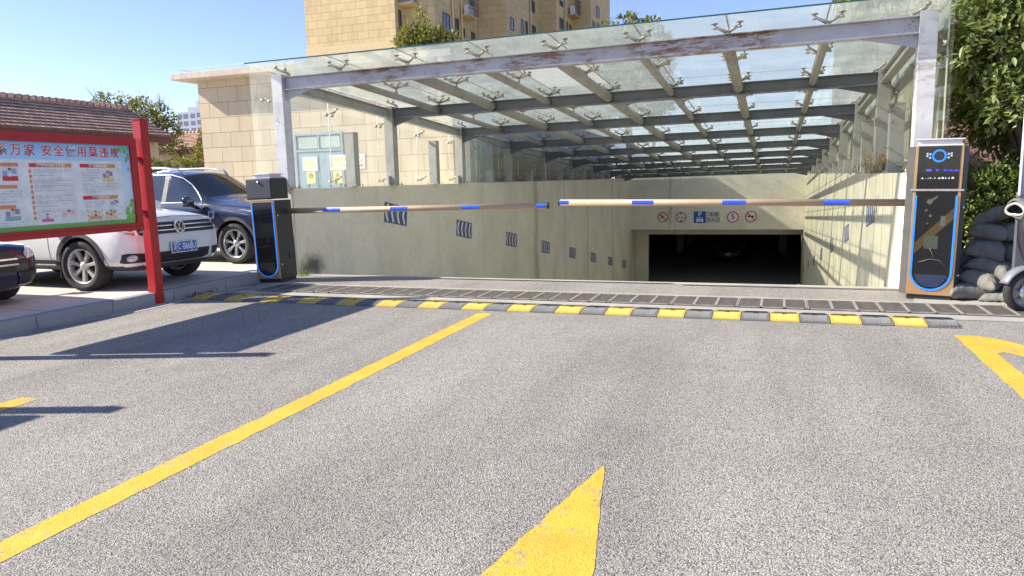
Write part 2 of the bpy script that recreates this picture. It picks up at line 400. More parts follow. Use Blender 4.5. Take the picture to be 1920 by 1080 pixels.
MT['cab_black'] = plain('charcoal_powder_coat', (.028, .028, .032), .45, var=.1, bump=.1, bscale=200)
MT['cab_grey'] = plain('grey_cabinet_side', (.085, .083, .082), .4)
MT['gold'] = plain('gold_trim', (.55, .33, .16), .35, .55)
MT['led_blue'] = plain('lit_blue_strip', (.02, .2, .7), .4, emis=(.02, .20, .75), es=.22)
MT['led_text'] = plain('screen_blue', (.02, .02, .3), .4, emis=(.08, .08, 1.0), es=.7)
MT['led_white'] = plain('screen_white', (.3, .3, .3), .4, emis=(.9, .95, .8), es=.3)
MT['screen'] = plain('black_screen_glass', (.010, .010, .012), .06, spec=.5)
MT['boom'] = plain('bronze_boom', (.50, .355, .225), .5, .08, var=.05)
MT['boom_blue'] = plain('blue_reflective', (.03, .13, .80), .35)
MT['rub_black'] = plain('bump_rubber', (.135, .135, .135), .75, var=.25, bump=.3)
MT['rub_yellow'] = plain('bump_yellow', (.52, .37, .07), .6, var=.18, bump=.3)
MT['iron'] = plain('rusty_grate', (.135, .118, .10), .8, var=.3, scale=14)
MT['iron_pale'] = plain('grate_edge', (.29, .27, .24), .75, var=.2, scale=14)
MT['void'] = plain('drain_void', (.02, .018, .016), .9)
MT['red'] = plain('red_board_paint', (.44, .014, .022), .38, var=.08)
MT['car_white'] = plain('white_car_paint', (.78, .78, .76), .25, var=.02, coat=.8)
MT['car_navy'] = plain('navy_car_paint', (.022, .032, .075), .25, .3, var=.05, coat=1.0)
MT['car_dark'] = plain('midnight_car_paint', (.010, .012, .035), .22, .2, var=.05, coat=1.0)
MT['car_glass'] = plain('car_window_glass', (.018, .022, .026), .03, spec=.8)
MT['car_side_glass'] = plain('tinted_window_glass', (.035, .05, .075), .05, spec=.8)
MT['plastic'] = plain('black_plastic', (.022, .022, .024), .5)
MT['cladding'] = plain('dark_grey_cladding', (.06, .06, .062), .6)
MT['silver'] = plain('silver_trim', (.58, .58, .60), .25, .6)
MT['chrome'] = plain('chrome', (.80, .80, .81), .22, .75)
MT['alloy'] = plain('alloy_rim', (.68, .655, .62), .35, .4)
MT['tyre'] = plain('tyre_rubber', (.030, .029, .028), .8, var=.15)
MT['lamp'] = plain('lamp_lens', (.55, .56, .58), .06, .25, var=.3, scale=18, spec=.8)
MT['lamp_red'] = plain('lamp_reflector_tint', (.50, .16, .18), .15, .2, var=.2)
MT['plate_blue'] = plain('plate_blue', (.02, .12, .52), .35)
MT['plate_white'] = plain('plate_white', (.85, .85, .85), .4)
MT['amber'] = plain('amber_reflector', (.75, .32, .02), .2)
MT['sack'] = plain('sandbag_cloth', (.19, .185, .165), .9, var=.25, scale=9, bump=.8, bscale=70)
MT['bark'] = plain('bark', (.10, .075, .055), .9, var=.3, scale=12, bump=.6, bscale=30)
MT['leaf_big'] = m_leaf('glossy_leaf', (.08, .12, .03), (.42, .46, .20), .35)
MT['leaf_hedge'] = m_leaf('hedge_leaf', (.07, .11, .02), (.27, .33, .09), .35)
MT['leaf_bright'] = m_leaf('bright_leaf', (.14, .22, .02), (.26, .34, .05), .4)
MT['leaf_olive'] = m_leaf('olive_leaf', (.09, .11, .03), (.32, .31, .11), .35)
MT['leaf_yellow'] = m_leaf('yellowing_leaf', (.14, .14, .03), (.28, .25, .06), .4)
MT['straw'] = m_leaf('dry_straw', (.28, .19, .08), (.45, .33, .15), .2)
MT['needle'] = m_leaf('needle_leaf', (.06, .10, .02), (.16, .20, .05), .3)
MT['tile'] = m_tiles('clay_tiles')
MT['tile_edge'] = plain('maroon_fascia', (.13, .035, .035), .7)
MT['old_wall'] = plain('old_house_wall', (.50, .42, .30), .85, var=.2, scale=1.5)
MT['pink_brick'] = plain('pink_brick_wall', (.36, .20, .17), .85, var=.15, scale=3)
MT['win_dark'] = plain('window_glass', (.03, .04, .05), .06, spec=.8)
MT['win_frame'] = plain('window_frame', (.10, .10, .105), .5)
MT['pale_reflection'] = plain('painted_reflection', (.74, .77, .70), .6, var=.1)
MT['tower'] = plain('pale_tower', (.42, .44, .50), .8, var=.04)
MT['tower_win'] = plain('tower_glass', (.15, .17, .22), .2)
MT['post_white'] = plain('white_post_paint', (.66, .65, .67), .5, var=.05)
MT['scoot'] = plain('scooter_black', (.025, .026, .03), .3, coat=.5)
MT['scoot_grey'] = plain('scooter_grey', (.25, .26, .29), .35, .3)
MT['fleece'] = plain('cream_fleece', (.42, .36, .32), .95, var=.2, scale=20, bump=.6, bscale=120)
MT['quilt'] = plain('grey_quilt', (.13, .13, .135), .8, var=.2, bump=.4, bscale=50)
# ------------------------------------------------------------------ ground and ramp
RX0, RX1, RY0, RY1 = -7.68, 1.60, 10.5, 42.0            # ramp opening
SLOPE = .158; FLOOR = -SLOPE * (RY1 - RY0)
def sheet(name, rects, z, mat, kind='structure'):
    m = MB()
    for x0, x1, y0, y1 in rects: m.add([(x0,y0,z),(x1,y0,z),(x1,y1,z),(x0,y1,z)], [(0,1,2,3)])
    return tag(m.build(name, mat), kind=kind)
sheet('ground', [(-900,900,-300,10.5),(-900,-8.0,10.5,44.4),(1.95,900,10.5,44.4),(-900,900,44.4,1500)], -.02, MT['land'])
sheet('road', [(-7.66, 45, -40, 10.5)], 0, MT['asphalt'])
# raised parking pavement behind the kerb
m = MB(); m.box(-60, -7.81, -40, 10.9, -.1, .15); m.box(-60, -8.06, 10.9, 60, -.1, .15)
tag(m.build('pavement', MT['pave']), kind='structure')
m = MB()
for i in range(28):
    y0 = 9.72 - (i + 1) * 1.0
    m.box(-7.808, -7.66, y0 + .006, y0 + 1.0, -.1, .152)
tag(m.build('kerb', MT['kerbstone'], bev=.015), kind='structure')
# dusty gutter strip with a ragged edge, and the concrete lips of the drain
m = MB(); pts = []
for i in range(60):
    y = -12 + i * (21.0 / 59); pts.append((-7.40 + .16 * noise.noise((y * .9, 3, 0)) + .07 * noise.noise((y * 4, 1, 0)) - (.12 if y < 6 else 0), y))
n = len(pts)
m.add([(-7.659, y, .004) for x, y in pts] + [(x, y, .004) for x, y in pts], [(i, n + i, n + i + 1, i + 1) for i in range(n - 1)])
for ya, yb, sd in ((8.33, 8.60, 5.0), (9.15, 9.38, 9.0)):
    a = []; b = []
    for i in range(80):
        x = -7.3 + i * (11.6 / 79); tl = -.012 * (x + 2.5)
        a.append((x, ya + tl + .04 * noise.noise((x * 3, sd, 0)), .004)); b.append((x, yb + tl + .05 * noise.noise((x * 2.3, sd, 4)), .004))
    k = len(a); m.add(a + b, [(i, i + 1, k + i + 1, k + i) for i in range(k - 1)])
a = []; b = []
for i in range(50):
    x = -7.6 + i * (9.2 / 49); a.append((x, 10.32 + .03 * noise.noise((x * 3, 2, 0)), .004)); b.append((x, 10.5, .004))
k = len(a); m.add(a + b, [(i, i + 1, k + i + 1, k + i) for i in range(k - 1)])
tag(m.build('concrete_strip', MT['strip']), kind='structure')
# sandy apron beside the right cabinet
m = MB(); m.add([(1.55,9.25,.006),(4.4,9.0,.006),(4.6,9.9,.006),(3.2,10.35,.006),(1.7,10.3,.006)], [(0,1,2,3,4)])
tag(m.build('dusty_apron', MT['strip']), kind='structure')
m = MB()
nx = 30
vs = [(1.96 + 8 * i / nx, 9.95 + 8 * j / nx, .03 + .07 * noise.noise((i * .45, j * .45, 0)) + (.08 if j > 3 else 0)) for j in range(nx + 1) for i in range(nx + 1)]
m.add(vs, [(j*(nx+1)+i, j*(nx+1)+i+1, (j+1)*(nx+1)+i+1, (j+1)*(nx+1)+i) for j in range(nx) for i in range(nx)], True)
tag(m.build('planting_soil', MT['soil']), kind='structure')
m = MB()
m.add([(RX0,RY0,-.001),(RX1,RY0,-.001),(RX1,RY1,FLOOR),(RX0,RY1,FLOOR)], [(0,1,2,3)])
tag(m.build('ramp', MT['ramp']), kind='structure')
# yellow road markings
def paint(pts, z=.002):
    q = []                                               # brushed edges: never quite straight
    for (ax, ay), (bx, by) in zip(pts, pts[1:] + pts[:1]):
        L = math.hypot(bx-ax, by-ay); k = max(1, int(L / .035))
        for i in range(k):
            u = i / k; x, y = ax + (bx-ax)*u, ay + (by-ay)*u; j = (noise.noise((x*9, y*9, 1)) * .009 + noise.noise((x*40, y*40, 5)) * .006) * (1 if i else .3)
            q.append((x - (by-ay)/L*j, y + (bx-ax)/L*j))
    m = MB(); m.add([(x, y, z) for x, y in q], [tuple(range(len(q)))])
    return tag(m.build('road_marking', MT['yellow_paint']), kind='structure')
paint([(-3.06, -9), (-2.89, -9), (-2.985, 7.63), (-3.16, 7.63)])
paint([(-5.23, -9), (-5.06, -9), (-5.03, 3.71), (-5.21, 3.71)])
paint([(-.804, 3.646), (-1.16, 1.62), (-.98, 1.62), (-.98, -.2), (-.63, -.2), (-.63, 1.62), (-.45, 1.62)])
paint([(1.59, 7.50), (1.79, 7.49), (1.93, 7.36), (3.1, 5.6), (2.85, 5.6), (1.83, 6.86), (1.76, 6.8), (1.75, 2.0), (1.57, 2.0)])

# ------------------------------------------------------------------ ramp walls and garage mouth
t = empty('ramp_wall', (-7.84, 10.5, 0), 0, 'long left ramp wall of blotched cement in shade below the glass side', 'wall')
m = MB(); m.box(-.17, .16, .04, 34, -6, 1.46); m.build('wall_body', MT['wall_x'], t, .01)
m = MB(); m.box(-.175, .165, -.02, .04, -.1, 1.45); m.build('end_render', MT['white_end'], t, .01)
t = empty('ramp_wall', (1.77, 10.3, 0), 0, 'sunlit right ramp wall of cream render marked with vertical board lines', 'wall')
m = MB(); m.box(-.17, .17, 0, 34.2, -6, 1.47); m.build('wall_body', MT['wall_r'], t, .01)
t = empty('head_wall', (-3.1, 42, 0), 0, 'cement wall above the garage mouth that carries the round traffic signs', 'wall')
m = MB(); m.box(-4.57, 4.69, 0, .35, -1.48, 1.87); m.build('wall_body', MT['wall_y'], t)
m = MB(); m.box(-4.57, 4.69, 1.7, 2.0, -1.88, -1.40); m.box(-4.57, -3.85, 1.7, 2.0, -6, -1.882); m.build('portal_frame', MT['wall_y'], t)
m = MB(); m.box(-4.57, 4.69, .352, 1.698, -1.47, -1.40); m.build('soffit', MT['garage'], t)
t = empty('underground_garage', (-3, 44, FLOOR), 0, 'dark underground garage hall seen through the opening at the foot of the ramp', 'garage')
m = MB(); m.box(-14, 9, .31, 40, -.25, .001); m.build('floor_slab', MT['garage'], t)
m = MB(); m.box(-14, 9, .31, 40, 3.25, 3.6); m.build('ceiling', MT['garage'], t)
m = MB(); m.box(-14.2, -14, .31, 40, -.2, 3.6); m.box(9, 9.2, .31, 40, -.2, 3.6); m.box(-14, 9, 40, 40.2, -.2, 3.6); m.box(-14, -4.68, .05, .3, -.2, 3.6); m.box(4.6, 9, .05, .3, -.2, 3.6)
m.build('wall', MT['garage'], t)
for x, y in ((-4.4, 20), (3.9, 20), (-4.4, 29), (3.9, 29)):
    m = MB(); m.cbox((x, y, 1.62), (.6, .6, 3.22)); m.build('column', MT['garage'], t, .02)

# chevron plates on the ramp walls
def chevron(P, fr_fn, w, h, sgn, lab, grp):
    t = empty('chevron_sign', P, 0, lab, 'chevron sign', grp)
    fr = fr_fn((0, 0, 0)) @ Matrix.Rotation(math.atan(SLOPE) * sgn, 4, 'Z'); m = MB(); m.prism([(-w/2,-h/2),(w/2,-h/2),(w/2,h/2),(-w/2,h/2)], .006, fr); m.build('plate', MT['chev_blue'], t)
    m = MB(); f2 = fr @ Matrix.Translation((0, 0, .0065)); b = w / 4
    for i in range(4):
        c = -w/2 + (i + .42) * b; a = b * .30; q = b * .34 * sgn
        m.prism([(c+q, 0), (c, h*.44), (c+a, h*.44), (c+a+q, 0)], .002, f2)
        m.prism([(c, -h*.44), (c+q, 0), (c+a+q, 0), (c+a, -h*.44)], .002, f2)
    m.build('arrow_stripe', MT['chev_white'], t)
ORD = ['nearest', 'second', 'third', 'fourth', 'fifth', 'sixth', 'seventh', 'farthest']
for i, y in enumerate((14.09, 17.78, 21.49, 25.13, 28.85, 32.53, 36.26, 39.94)):
    chevron((RX0 + .003, y, .838 - SLOPE * (y - 14.09)), faceXp, 1.0, .42, -1, ORD[i] + ' blue and white chevron plate from the entrance on the shaded left ramp wall', 'chevron plates on the ramp walls')
for i, y in enumerate((14.0, 18.1, 22.3, 26.6, 31.0, 35.6, 40.4)):
    chevron((RX1 - .003, y, .77 - SLOPE * (y - 14.0)), faceXm, 1.0, .36, 1, (ORD[i] if i < 6 else 'farthest') + ' blue and white chevron plate from the entrance on the sunlit right ramp wall', 'chevron plates on the ramp walls')

# traffic signs on the head wall
def rsign(x, z, lab, r=.29):
    t = empty('round_sign', (x, 41.996, z), 0, lab, 'traffic sign', 'round traffic signs over the garage mouth')
    fr = faceYm((0, 0, 0))
    m = MB(); m.disc((0, 0), r, .012, fr); m.build('plate', MT['ink_white'], t)
    m = MB(); m.ring((0, 0), r * .82, r * 1.0, .006, fr @ Matrix.Translation((0, 0, .0125))); m.build('red_ring', MT['ink_red'], t)
    return t, fr @ Matrix.Translation((0, 0, .0125))
def slash(t, f):
    m = MB(); m.prism([(-.19, .15), (-.15, .19), (.19, -.15), (.15, -.19)], .009, f); m.build('red_bar', MT['ink_red'], t)
t, f = rsign(-5.85, -.78, 'round no smoking sign, leftmost on the wall over the garage mouth')
m = MB(); m.prism([(-.15,-.08),(-.12,-.11),(.08,.06),(.05,.09)], .004, f); m.prism([(.06,.07),(.09,.10),(.15,.13),(.12,.09)], .004, f); m.ring((-.08, .07), .05, .065, .004, f, 12); m.build('cigarette', MT['ink_black'], t); slash(t, f)
t, f = rsign(-4.84, -.78, 'round 2.2 m height limit sign beside the blue parking sign')
text('number', '2.2', .24, f @ Matrix.Translation((-.05, 0, 0)), MT['ink_black'], t, .002); text('unit', 'm', .15, f @ Matrix.Translation((.17, -.03, 0)), MT['ink_black'], t, .002)
m = MB(); m.prism([(-.07,.23),(.07,.23),(0,.14)], .004, f); m.prism([(-.07,-.23),(0,-.14),(.07,-.23)], .004, f); m.build('arrow_mark', MT['ink_black'], t)
t, f = rsign(-2.04, -.79, 'round speed limit sign with a black 5 over the garage mouth', .31)
text('number', '5', .40, f, MT['ink_black'], t, .004)
t, f = rsign(-1.09, -.77, 'round no horn sign, rightmost on the wall over the garage mouth', .31)
m = MB(); m.prism([(-.18,-.07),(-.10,-.03),(.12,-.05),(.18,0),(.12,.05),(-.10,.03),(-.18,.07)], .004, f); m.build('horn', MT['ink_black'], t); slash(t, f)
t = empty('parking_sign', (-3.81, 41.996, -.79), 0, 'square blue parking sign with a white P and a car', 'parking sign')
f = faceYm((0, 0, 0)); m = MB(); m.prism([(-.33,-.32),(.33,-.32),(.33,.32),(-.33,.32)], .012, f); m.build('plate', MT['ink_blue'], t); f = f @ Matrix.Translation((0, 0, .0125))
text('letter', 'P', .36, f @ Matrix.Translation((0, .15, 0)), MT['ink_white'], t, .006)
m = MB(); m.prism([(-.19,-.28),(-.12,-.28),(-.12,-.24),(.12,-.24),(.12,-.28),(.19,-.28),(.19,-.12),(.13,-.02),(-.13,-.02),(-.19,-.12)], .004, f); m.build('car_symbol', MT['ink_white'], t)
m = MB(); f2 = f @ Matrix.Translation((0, 0, .0045)); m.prism([(-.13,-.10),(.13,-.10),(.10,-.05),(-.10,-.05)], .002, f2); m.prism([(-.10,-.19),(.10,-.19),(.10,-.17),(-.10,-.17)], .002, f2); m.build('car_detail', MT['ink_blue'], t)
t = empty('lettering_sign', (-3.08, 41.996, -.80), 0, 'pale plate with black Chinese lettering right of the blue parking sign', 'sign')
f = faceYm((0, 0, 0)); m = MB(); m.prism([(-.38,-.32),(.36,-.32),(.36,.3),(-.38,.3)], .008, f); m.build('plate', MT['white_end'], t); f = f @ Matrix.Translation((0, 0, .0085))
text('lettering', '车库', .26, f @ Matrix.Translation((.03, .15, 0)), MT['ink_black'], t, .002)
text('lettering', '出入口', .25, f @ Matrix.Translation((-.01, -.14, 0)), MT['ink_black'], t, .002)

# ------------------------------------------------------------------ glass canopy
CB = 3.66; NB = 9; CXL, CXR = -7.69, 1.72
GX0, GX1, GY0 = -8.06, 1.97, 10.0
def CY(k): return 10.4 + CB * k
def ctop(y, x): return 3.31 - .055 * (y - 10.4) + .0095 * (x + 7.69)
def gl(y, x): return 3.445 - .055 * (y - 10.3) + .0065 * (x + 7.7)
can = empty('glass_canopy', (-3, 10.4, 0), 0, 'long steel and glass canopy over the garage ramp with rusted front beam', 'canopy')
OFF = Vector((-3, 10.4, 0))
class CM(MB):                                             # meshes given in world metres, stored relative to the canopy
    def build(s, name, mat, parent=None, bev=0, seg=2):
        s.v = [tuple(Vector(p) - OFF) for p in s.v]; return MB.build(s, name, mat, parent, bev, seg)
YF = CY(NB - 1)
for k in range(NB):
    y = CY(k); first = k == 0
    ms = MT['steel_front'] if first else MT['steel_beam']
    for x in (CXL, CXR):
        m = CM(); t_ = ctop(y, x)
        m.box(x-.10, x+.10, y-.10, y-.088, 1.46, t_); m.box(x-.10, x+.10, y+.088, y+.10, 1.46, t_)      # flanges
        m.box(x-.094, x+.094, y-.087, y+.087, 1.46, t_ - .004)                                             # boxed web
        cobj = m.build('column', MT['steel_white'] if first else MT['steel'], can, .003)
        m = CM(); m.box(x-.16, x+.16, y-.17, y+.17, 1.461, 1.476)
        for a in (-.13, .13):
            for b in (-.14, .14): m.tube([(x+a, y+b, 1.476), (x+a, y+b, 1.52)], .012, 6)
        m.box(x-.006, x+.006, y-.2, y-.101, 1.477, 1.66)
        g = m.build('base_plate', MT['steel'], cobj)
    # cross beam: web and two flanges
    def seg_(x, dz): return (x, y, ctop(y, x) - .055 + dz)
    for_beam = CM(); xa, xb = CXL + .101, CXR - .101
    def plate(y0, y1, d0, d1, x0=xa, x1=xb):
        za, zb = ctop(y, x0) - .045, ctop(y, x1) - .045
        for_beam.add([(x0,y0,za+d0),(x1,y0,zb+d0),(x1,y1,zb+d0),(x0,y1,za+d0),(x0,y0,za+d1),(x1,y0,zb+d1),(x1,y1,zb+d1),(x0,y1,za+d1)],
                     [(0,3,2,1),(4,5,6,7),(0,1,5,4),(1,2,6,5),(2,3,7,6),(3,0,4,7)])
    plate(y-.008, y+.008, -.198, -.014); plate(y-.08, y+.08, -.013, 0); plate(y-.08, y+.08, -.212, -.199)
    plate(y-.078, y-.009, -.198, -.014, xa, xa+.012)
    for_beam.build('cross_beam', ms, can, .002)
    for x, s in ((xa, 1), (xb, -1)):                      # haunch brackets
        m = CM(); z0 = ctop(y, x) - .2575; L = .66 if s < 0 else .5
        m.prism([(x, z0), (x + s*L, z0 + .0095*s*L), (x, z0 - .16)][::s], .014, Matrix(((1,0,0,0),(0,0,-1,y+.007),(0,1,0,0),(0,0,0,1))))
        m.build('haunch_bracket', ms, can)
    if k < NB - 1:                                        # edge beams and purlin tubes to the next frame
        y2 = CY(k + 1)
        for x in (CXL, CXR):
            m = CM(); za, zb = ctop(y, x) - .15, ctop(y2, x) - .15
            for w, h, dz in ((.012, .16, 0), (.13, .012, .087), (.13, .012, -.087)): m.bar((x, y+.101, za+dz), (x, y2-.101, zb+dz), w, h)
            m.build('edge_beam', MT['steel'], can)
        for i, x in enumerate((-6.54, -5.34, -4.17, -2.98, -1.80, -.62, .60)):
            r = .085 if i % 2 else .058
            m = CM(); za, zb = ctop(y, x) - .15, ctop(y2, x) - .15
            m.tube([(x, y+.01, za), (x, y2-.01, zb)], r, 16); m.build('purlin_tube', MT['steel_tube'], can)
TX = (-6.54, -5.34, -4.17, -2.98, -1.80, -.62, .60)
def spider(m, base, top, ups, n4=True, sp=.16, dirs=None):
    """stem, hub and arms ending in pads under the pane"""
    b = Vector(base); h = Vector(ups); m.tube([b, h], [.034, .028], 8)
    for dx, dy in (dirs or ((-1,-1),(1,-1),(-1,1),(1,1))):
        e = Vector((h.x + dx*sp, h.y + dy*sp*.9, gl(h.y + dy*sp*.9, h.x + dx*sp) - .05)); m.tube([h, e], [.025, .018], 6)
        m.tube([e + Vector((0,0,-.03)), e + Vector((0,0,.032))], .014, 6); m.tube([e + Vector((0,0,.030)), e + Vector((0,0,.043))], .044, 10)
        m.tube([e + Vector((0,0,-.034)), e + Vector((0,0,-.012))], .030, 8)
rest = CM(); cnt = 0
for k in range(NB):
    for half in (0, 1):
        y = CY(k) + half * CB / 2
        if y > YF + .1: continue
        for i, x in enumerate(TX):
            tgt = CM() if cnt < 77 else rest
            zb = ctop(y, x) - .045 if half == 0 else ctop(y, x) - .15 + .05
            xx = x if half == 0 else x
            g = gl(y, x); d = ((-1, -.35), (1, -.35)) if (k == 0 and half == 0) else None
            spider(tgt, (xx, y, zb), None, (xx, y, g - .125), dirs=d)
            if tgt is not rest: tgt.build('spider_fitting', MT['fitting'], can)
            cnt += 1
def put(m, k):
    if k < 5: m.build('clamp_fitting', MT['fitting'], can)
    else:
        n = len(rest.v); rest.v += m.v; rest.f += [tuple(i + n for i in f) for f in m.f]; rest.sm += m.sm
for k in range(NB):                                       # fittings on the column heads and along the sides
    for x, s in ((CXL, -1), (CXR, 1)):
        y = CY(k); m = CM()
        g = gl(y, x); m.tube([(x - s*.17, y, ctop(y, x) - .045), (x - s*.17, y, g - .12)], .03, 8)
        for dy in (-.12, .12):
            e = Vector((x - s*.02, y + dy, g - .05)); m.tube([(x - s*.17, y, g - .12), e], [.02, .014], 6); m.tube([e, e + Vector((0,0,.043))], .03, 10)
        put(m, k)
        # clamps that hold the side panes: near the foot and near the top
        for half in (0, 1):
            yy = y + half * CB / 2
            if yy > YF: continue
            sx = -8.0 if s < 0 else 1.935
            for z, dz in ((1.66, -.1), (ctop(yy, x) - .28, -.12)):
                m = CM(); h = Vector((x + s*.10, yy, z)); m.tube([h, (x + s*.17, yy - .02, z + dz*.5)], .016, 6)
                for dy in (-.09, .09):
                    e = Vector((sx - s*.03, yy + dy - .03, z + dz)); m.tube([(x + s*.15, yy - .02, z + dz*.5), e], [.015, .012], 6)
                    m.tube([e - Vector((s*.02, 0, 0)), e + Vector((s*.026, 0, 0))], .032, 10)
                put(m, k)
tag(rest.build('far_fittings', MT['fitting'], can), kind='stuff')
for i in range(NB - 1):                                   # stub posts on the walls between the columns
    y = CY(i) + CB / 2 + .25; zt = 2.48 - .01*i if i < 2 else 1.80
    for x in (CXL, CXR):
        m = CM(); m.box(x-.10, x+.10, y-.09, y+.09, 1.461, zt); m.box(x-.105, x+.105, y-.095, y+.095, zt + .001, zt + .012)
        for a in (-.13, .13):
            for b in (-.12, .12): m.tube([(x+a, y+b, 1.461), (x+a, y+b, 1.51)], .011, 6)
        m.build('stub_post', MT['steel'], can, .003)
# roof panes (8 lanes), thin seams between
xs = [GX0] + list(TX) + [GX1]
ys = [GY0]
for k in range(NB):
    if k < 3: ys += [CY(k) + CB / 2, CY(k + 1)]
    elif k < NB - 2: ys += [CY(k + 1)]
    elif k < NB - 1: ys += [42.25]
for j in range(len(ys) - 1):
    for i in range(len(xs) - 1):
        x0, x1, y0, y1 = xs[i] + .006, xs[i+1] - .006, ys[j] + .005, ys[j+1] - .005
        q = [(x0,y0),(x1,y0),(x1,y1),(x0,y1)]
        m = CM(); m.add([(x, y, gl(y, x) + .0) for x, y in q] + [(x, y, gl(y, x) + .012) for x, y in q], [(0,3,2,1),(4,5,6,7),(0,1,5,4),(1,2,6,5),(2,3,7,6),(3,0,4,7)])
        m.build('roof_pane', MT['crazed_glass'] if (j == 1 and i == 3) else MT['roof_glass'], can)
m = CM()
for x in TX: m.bar((x, GY0 + .01, gl(GY0, x) + .005), (x, 42.2, gl(42.2, x) + .005), .020, .009)
m.build('silicone_seam', MT['seam'], can)
m = CM(); m.add([(GX0, GY0-.004, gl(GY0, GX0)-.003), (GX1, GY0-.004, gl(GY0, GX1)-.003), (GX1, GY0-.0005, gl(GY0, GX1)-.003), (GX0, GY0-.0005, gl(GY0, GX0)-.003), (GX0, GY0-.004, gl(GY0, GX0)+.017), (GX1, GY0-.004, gl(GY0, GX1)+.017), (GX1, GY0-.0005, gl(GY0, GX1)+.017), (GX0, GY0-.0005, gl(GY0, GX0)+.017)], [(0,3,2,1),(4,5,6,7),(0,1,5,4),(1,2,6,5),(2,3,7,6),(3,0,4,7)]); m.build('glass_edge', MT['glass_edge'], can)
m = CM()
for y in ys[1:-1]: m.bar((GX0 + .01, y, gl(y, GX0) + .0045), (GX1 - .01, y, gl(y, GX1) + .0045), .009, .008)
m.build('silicone_seam', MT['seam'], can)
# side panes
sy = [GY0 + .02]
for k in range(NB - 1): sy += [CY(k) + CB / 2, CY(k + 1)]
for s, sx, mt in ((-1, -8.0, MT['side_glass']), (1, 1.935, MT['film_glass'])):
    sq = sy if s < 0 else [sy[0], 10.28] + sy[1:]
    for j in range(len(sq) - 1):
        y0, y1 = sq[j] + .006, sq[j+1] - .006
        mt = MT['side_glass'] if s < 0 or j == 0 else MT['film_glass']
        m = CM(); q = [(y0, 1.50), (y1, 1.50), (y1, gl(y1, sx) - .03), (y0, gl(y0, sx) - .03)]
        m.add([(sx - .005, a, b) for a, b in q] + [(sx + .005, a, b) for a, b in q], [(0,1,2,3),(7,6,5,4),(0,4,5,1),(1,5,6,2),(2,6,7,3),(3,7,4,0)])
        m.build('side_pane', mt, can)
    m = CM()
    for y in sy[1:-1]: m.tube([(sx, y, 1.5), (sx, y, gl(y, sx) - .035)], .009, 5)
    m.build('silicone_seam', MT['ink_white'] if s < 0 else MT['seam'], can)
# ------------------------------------------------------------------ buildings
def window(parent, kind, pts, mat_f=None, off=(0, 0, 0), name='window', sill=False):
    """kind 'x': faces +X, pts (X, y0, y1, z0, z1); kind 'y': faces -Y, pts (Y, x0, x1, z0, z1)"""
    a, p0, p1, z0, z1 = pts; o = Vector(off); w = min(.07, (p1-p0)*.12)
    m = MB()
    def bx(q0, q1, c0, c1, d0, d1):
        if kind == 'x': m.box(a+d0-o.x, a+d1-o.x, q0-o.y, q1-o.y, c0-o.z, c1-o.z)
        else: m.box(q0-o.x, q1-o.x, a-d1-o.y, a-d0-o.y, c0-o.z, c1-o.z)
    bx(p0, p0+w, z0, z1, -.02, .05); bx(p1-w, p1, z0, z1, -.02, .05); bx(p0+w, p1-w, z0, z0+w, -.02, .05); bx(p0+w, p1-w, z1-w, z1, -.02, .05)
    if p1 - p0 > .8: bx((p0+p1)/2-w*.4, (p0+p1)/2+w*.4, z0+w, z1-w, -.01, .04)
    f = m.build(name, mat_f or MT['win_frame'], parent)
    m = MB(); bx(p0+w, p1-w, z0+w, z1-w, .004, .02); m.build('pane', MT['win_dark'], f)
    if sill: m = MB(); bx(p0-.08, p1+.08, z0-.07, z0-.002, -.01, .12); m.build('sill', MT['cream'], f)
    return f

# low substation building with a flat roof slab, straight behind the parked cars
SB = Vector((-12.7, 19, 0))
t = empty('substation_building', SB, 0, 'low cream building clad in large blocks with a flat overhanging roof and a blue door', 'building')
m = MB(); m.box(-17.15-SB.x, -8.45-SB.x, 0, 21, -.05, 4.84); m.build('wall', MT['blocks'], t)
m = MB(); m.box(-17.72-SB.x, -8.2-SB.x, -.5, 21.4, 4.84, 5.04); rs = m.build('roof', MT['cream'], t, .015)
m = MB()
for x in (-17.4, -16.2, -15.03, -13.9, -12.7, -11.5): m.tube([(x-SB.x, -.4, 5.04), (x-SB.x, -.4, 5.16)], .008, 5)
m.tube([(-17.4-SB.x, -.4, 5.16), (-9-SB.x, -.4, 5.16)], .008, 5); m.tube([(-17.4-SB.x, -.4, 5.15), (-17.4-SB.x, 8, 5.15)], .008, 5); m.build('lightning_strip', MT['fitting'], rs)
m = MB()
for i in range(14): y = .3 + i*.19; m.box(-8.449-SB.x, -8.41-SB.x, y, y+.10, .2, 3.9)
m.box(-8.452-SB.x, -8.43-SB.x, .2, 3.0, .2, 3.9); m.build('reflection_panel', MT['pale_reflection'], t)  # pale ribbed panel added to paint the bright reflection in the side glass
dx0, dx1 = -13.66-SB.x, -11.97-SB.x
m = MB(); m.box(dx0, dx0+.07, -.06, -.001, .15, 3.05); m.box(dx1-.07, dx1, -.06, -.001, .15, 3.05); m.box(dx0+.07, dx1-.07, -.06, -.001, 2.98, 3.05); m.box(dx0+.07, dx1-.07, -.06, -.001, 2.50, 2.57)
df = m.build('door_frame', MT['blue_door'], t, .004)
m = MB(); mid = (dx0+dx1)/2; m.box(mid-.03, mid+.03, -.055, -.002, 2.571, 2.979); m.build('mullion', MT['blue_door'], df)
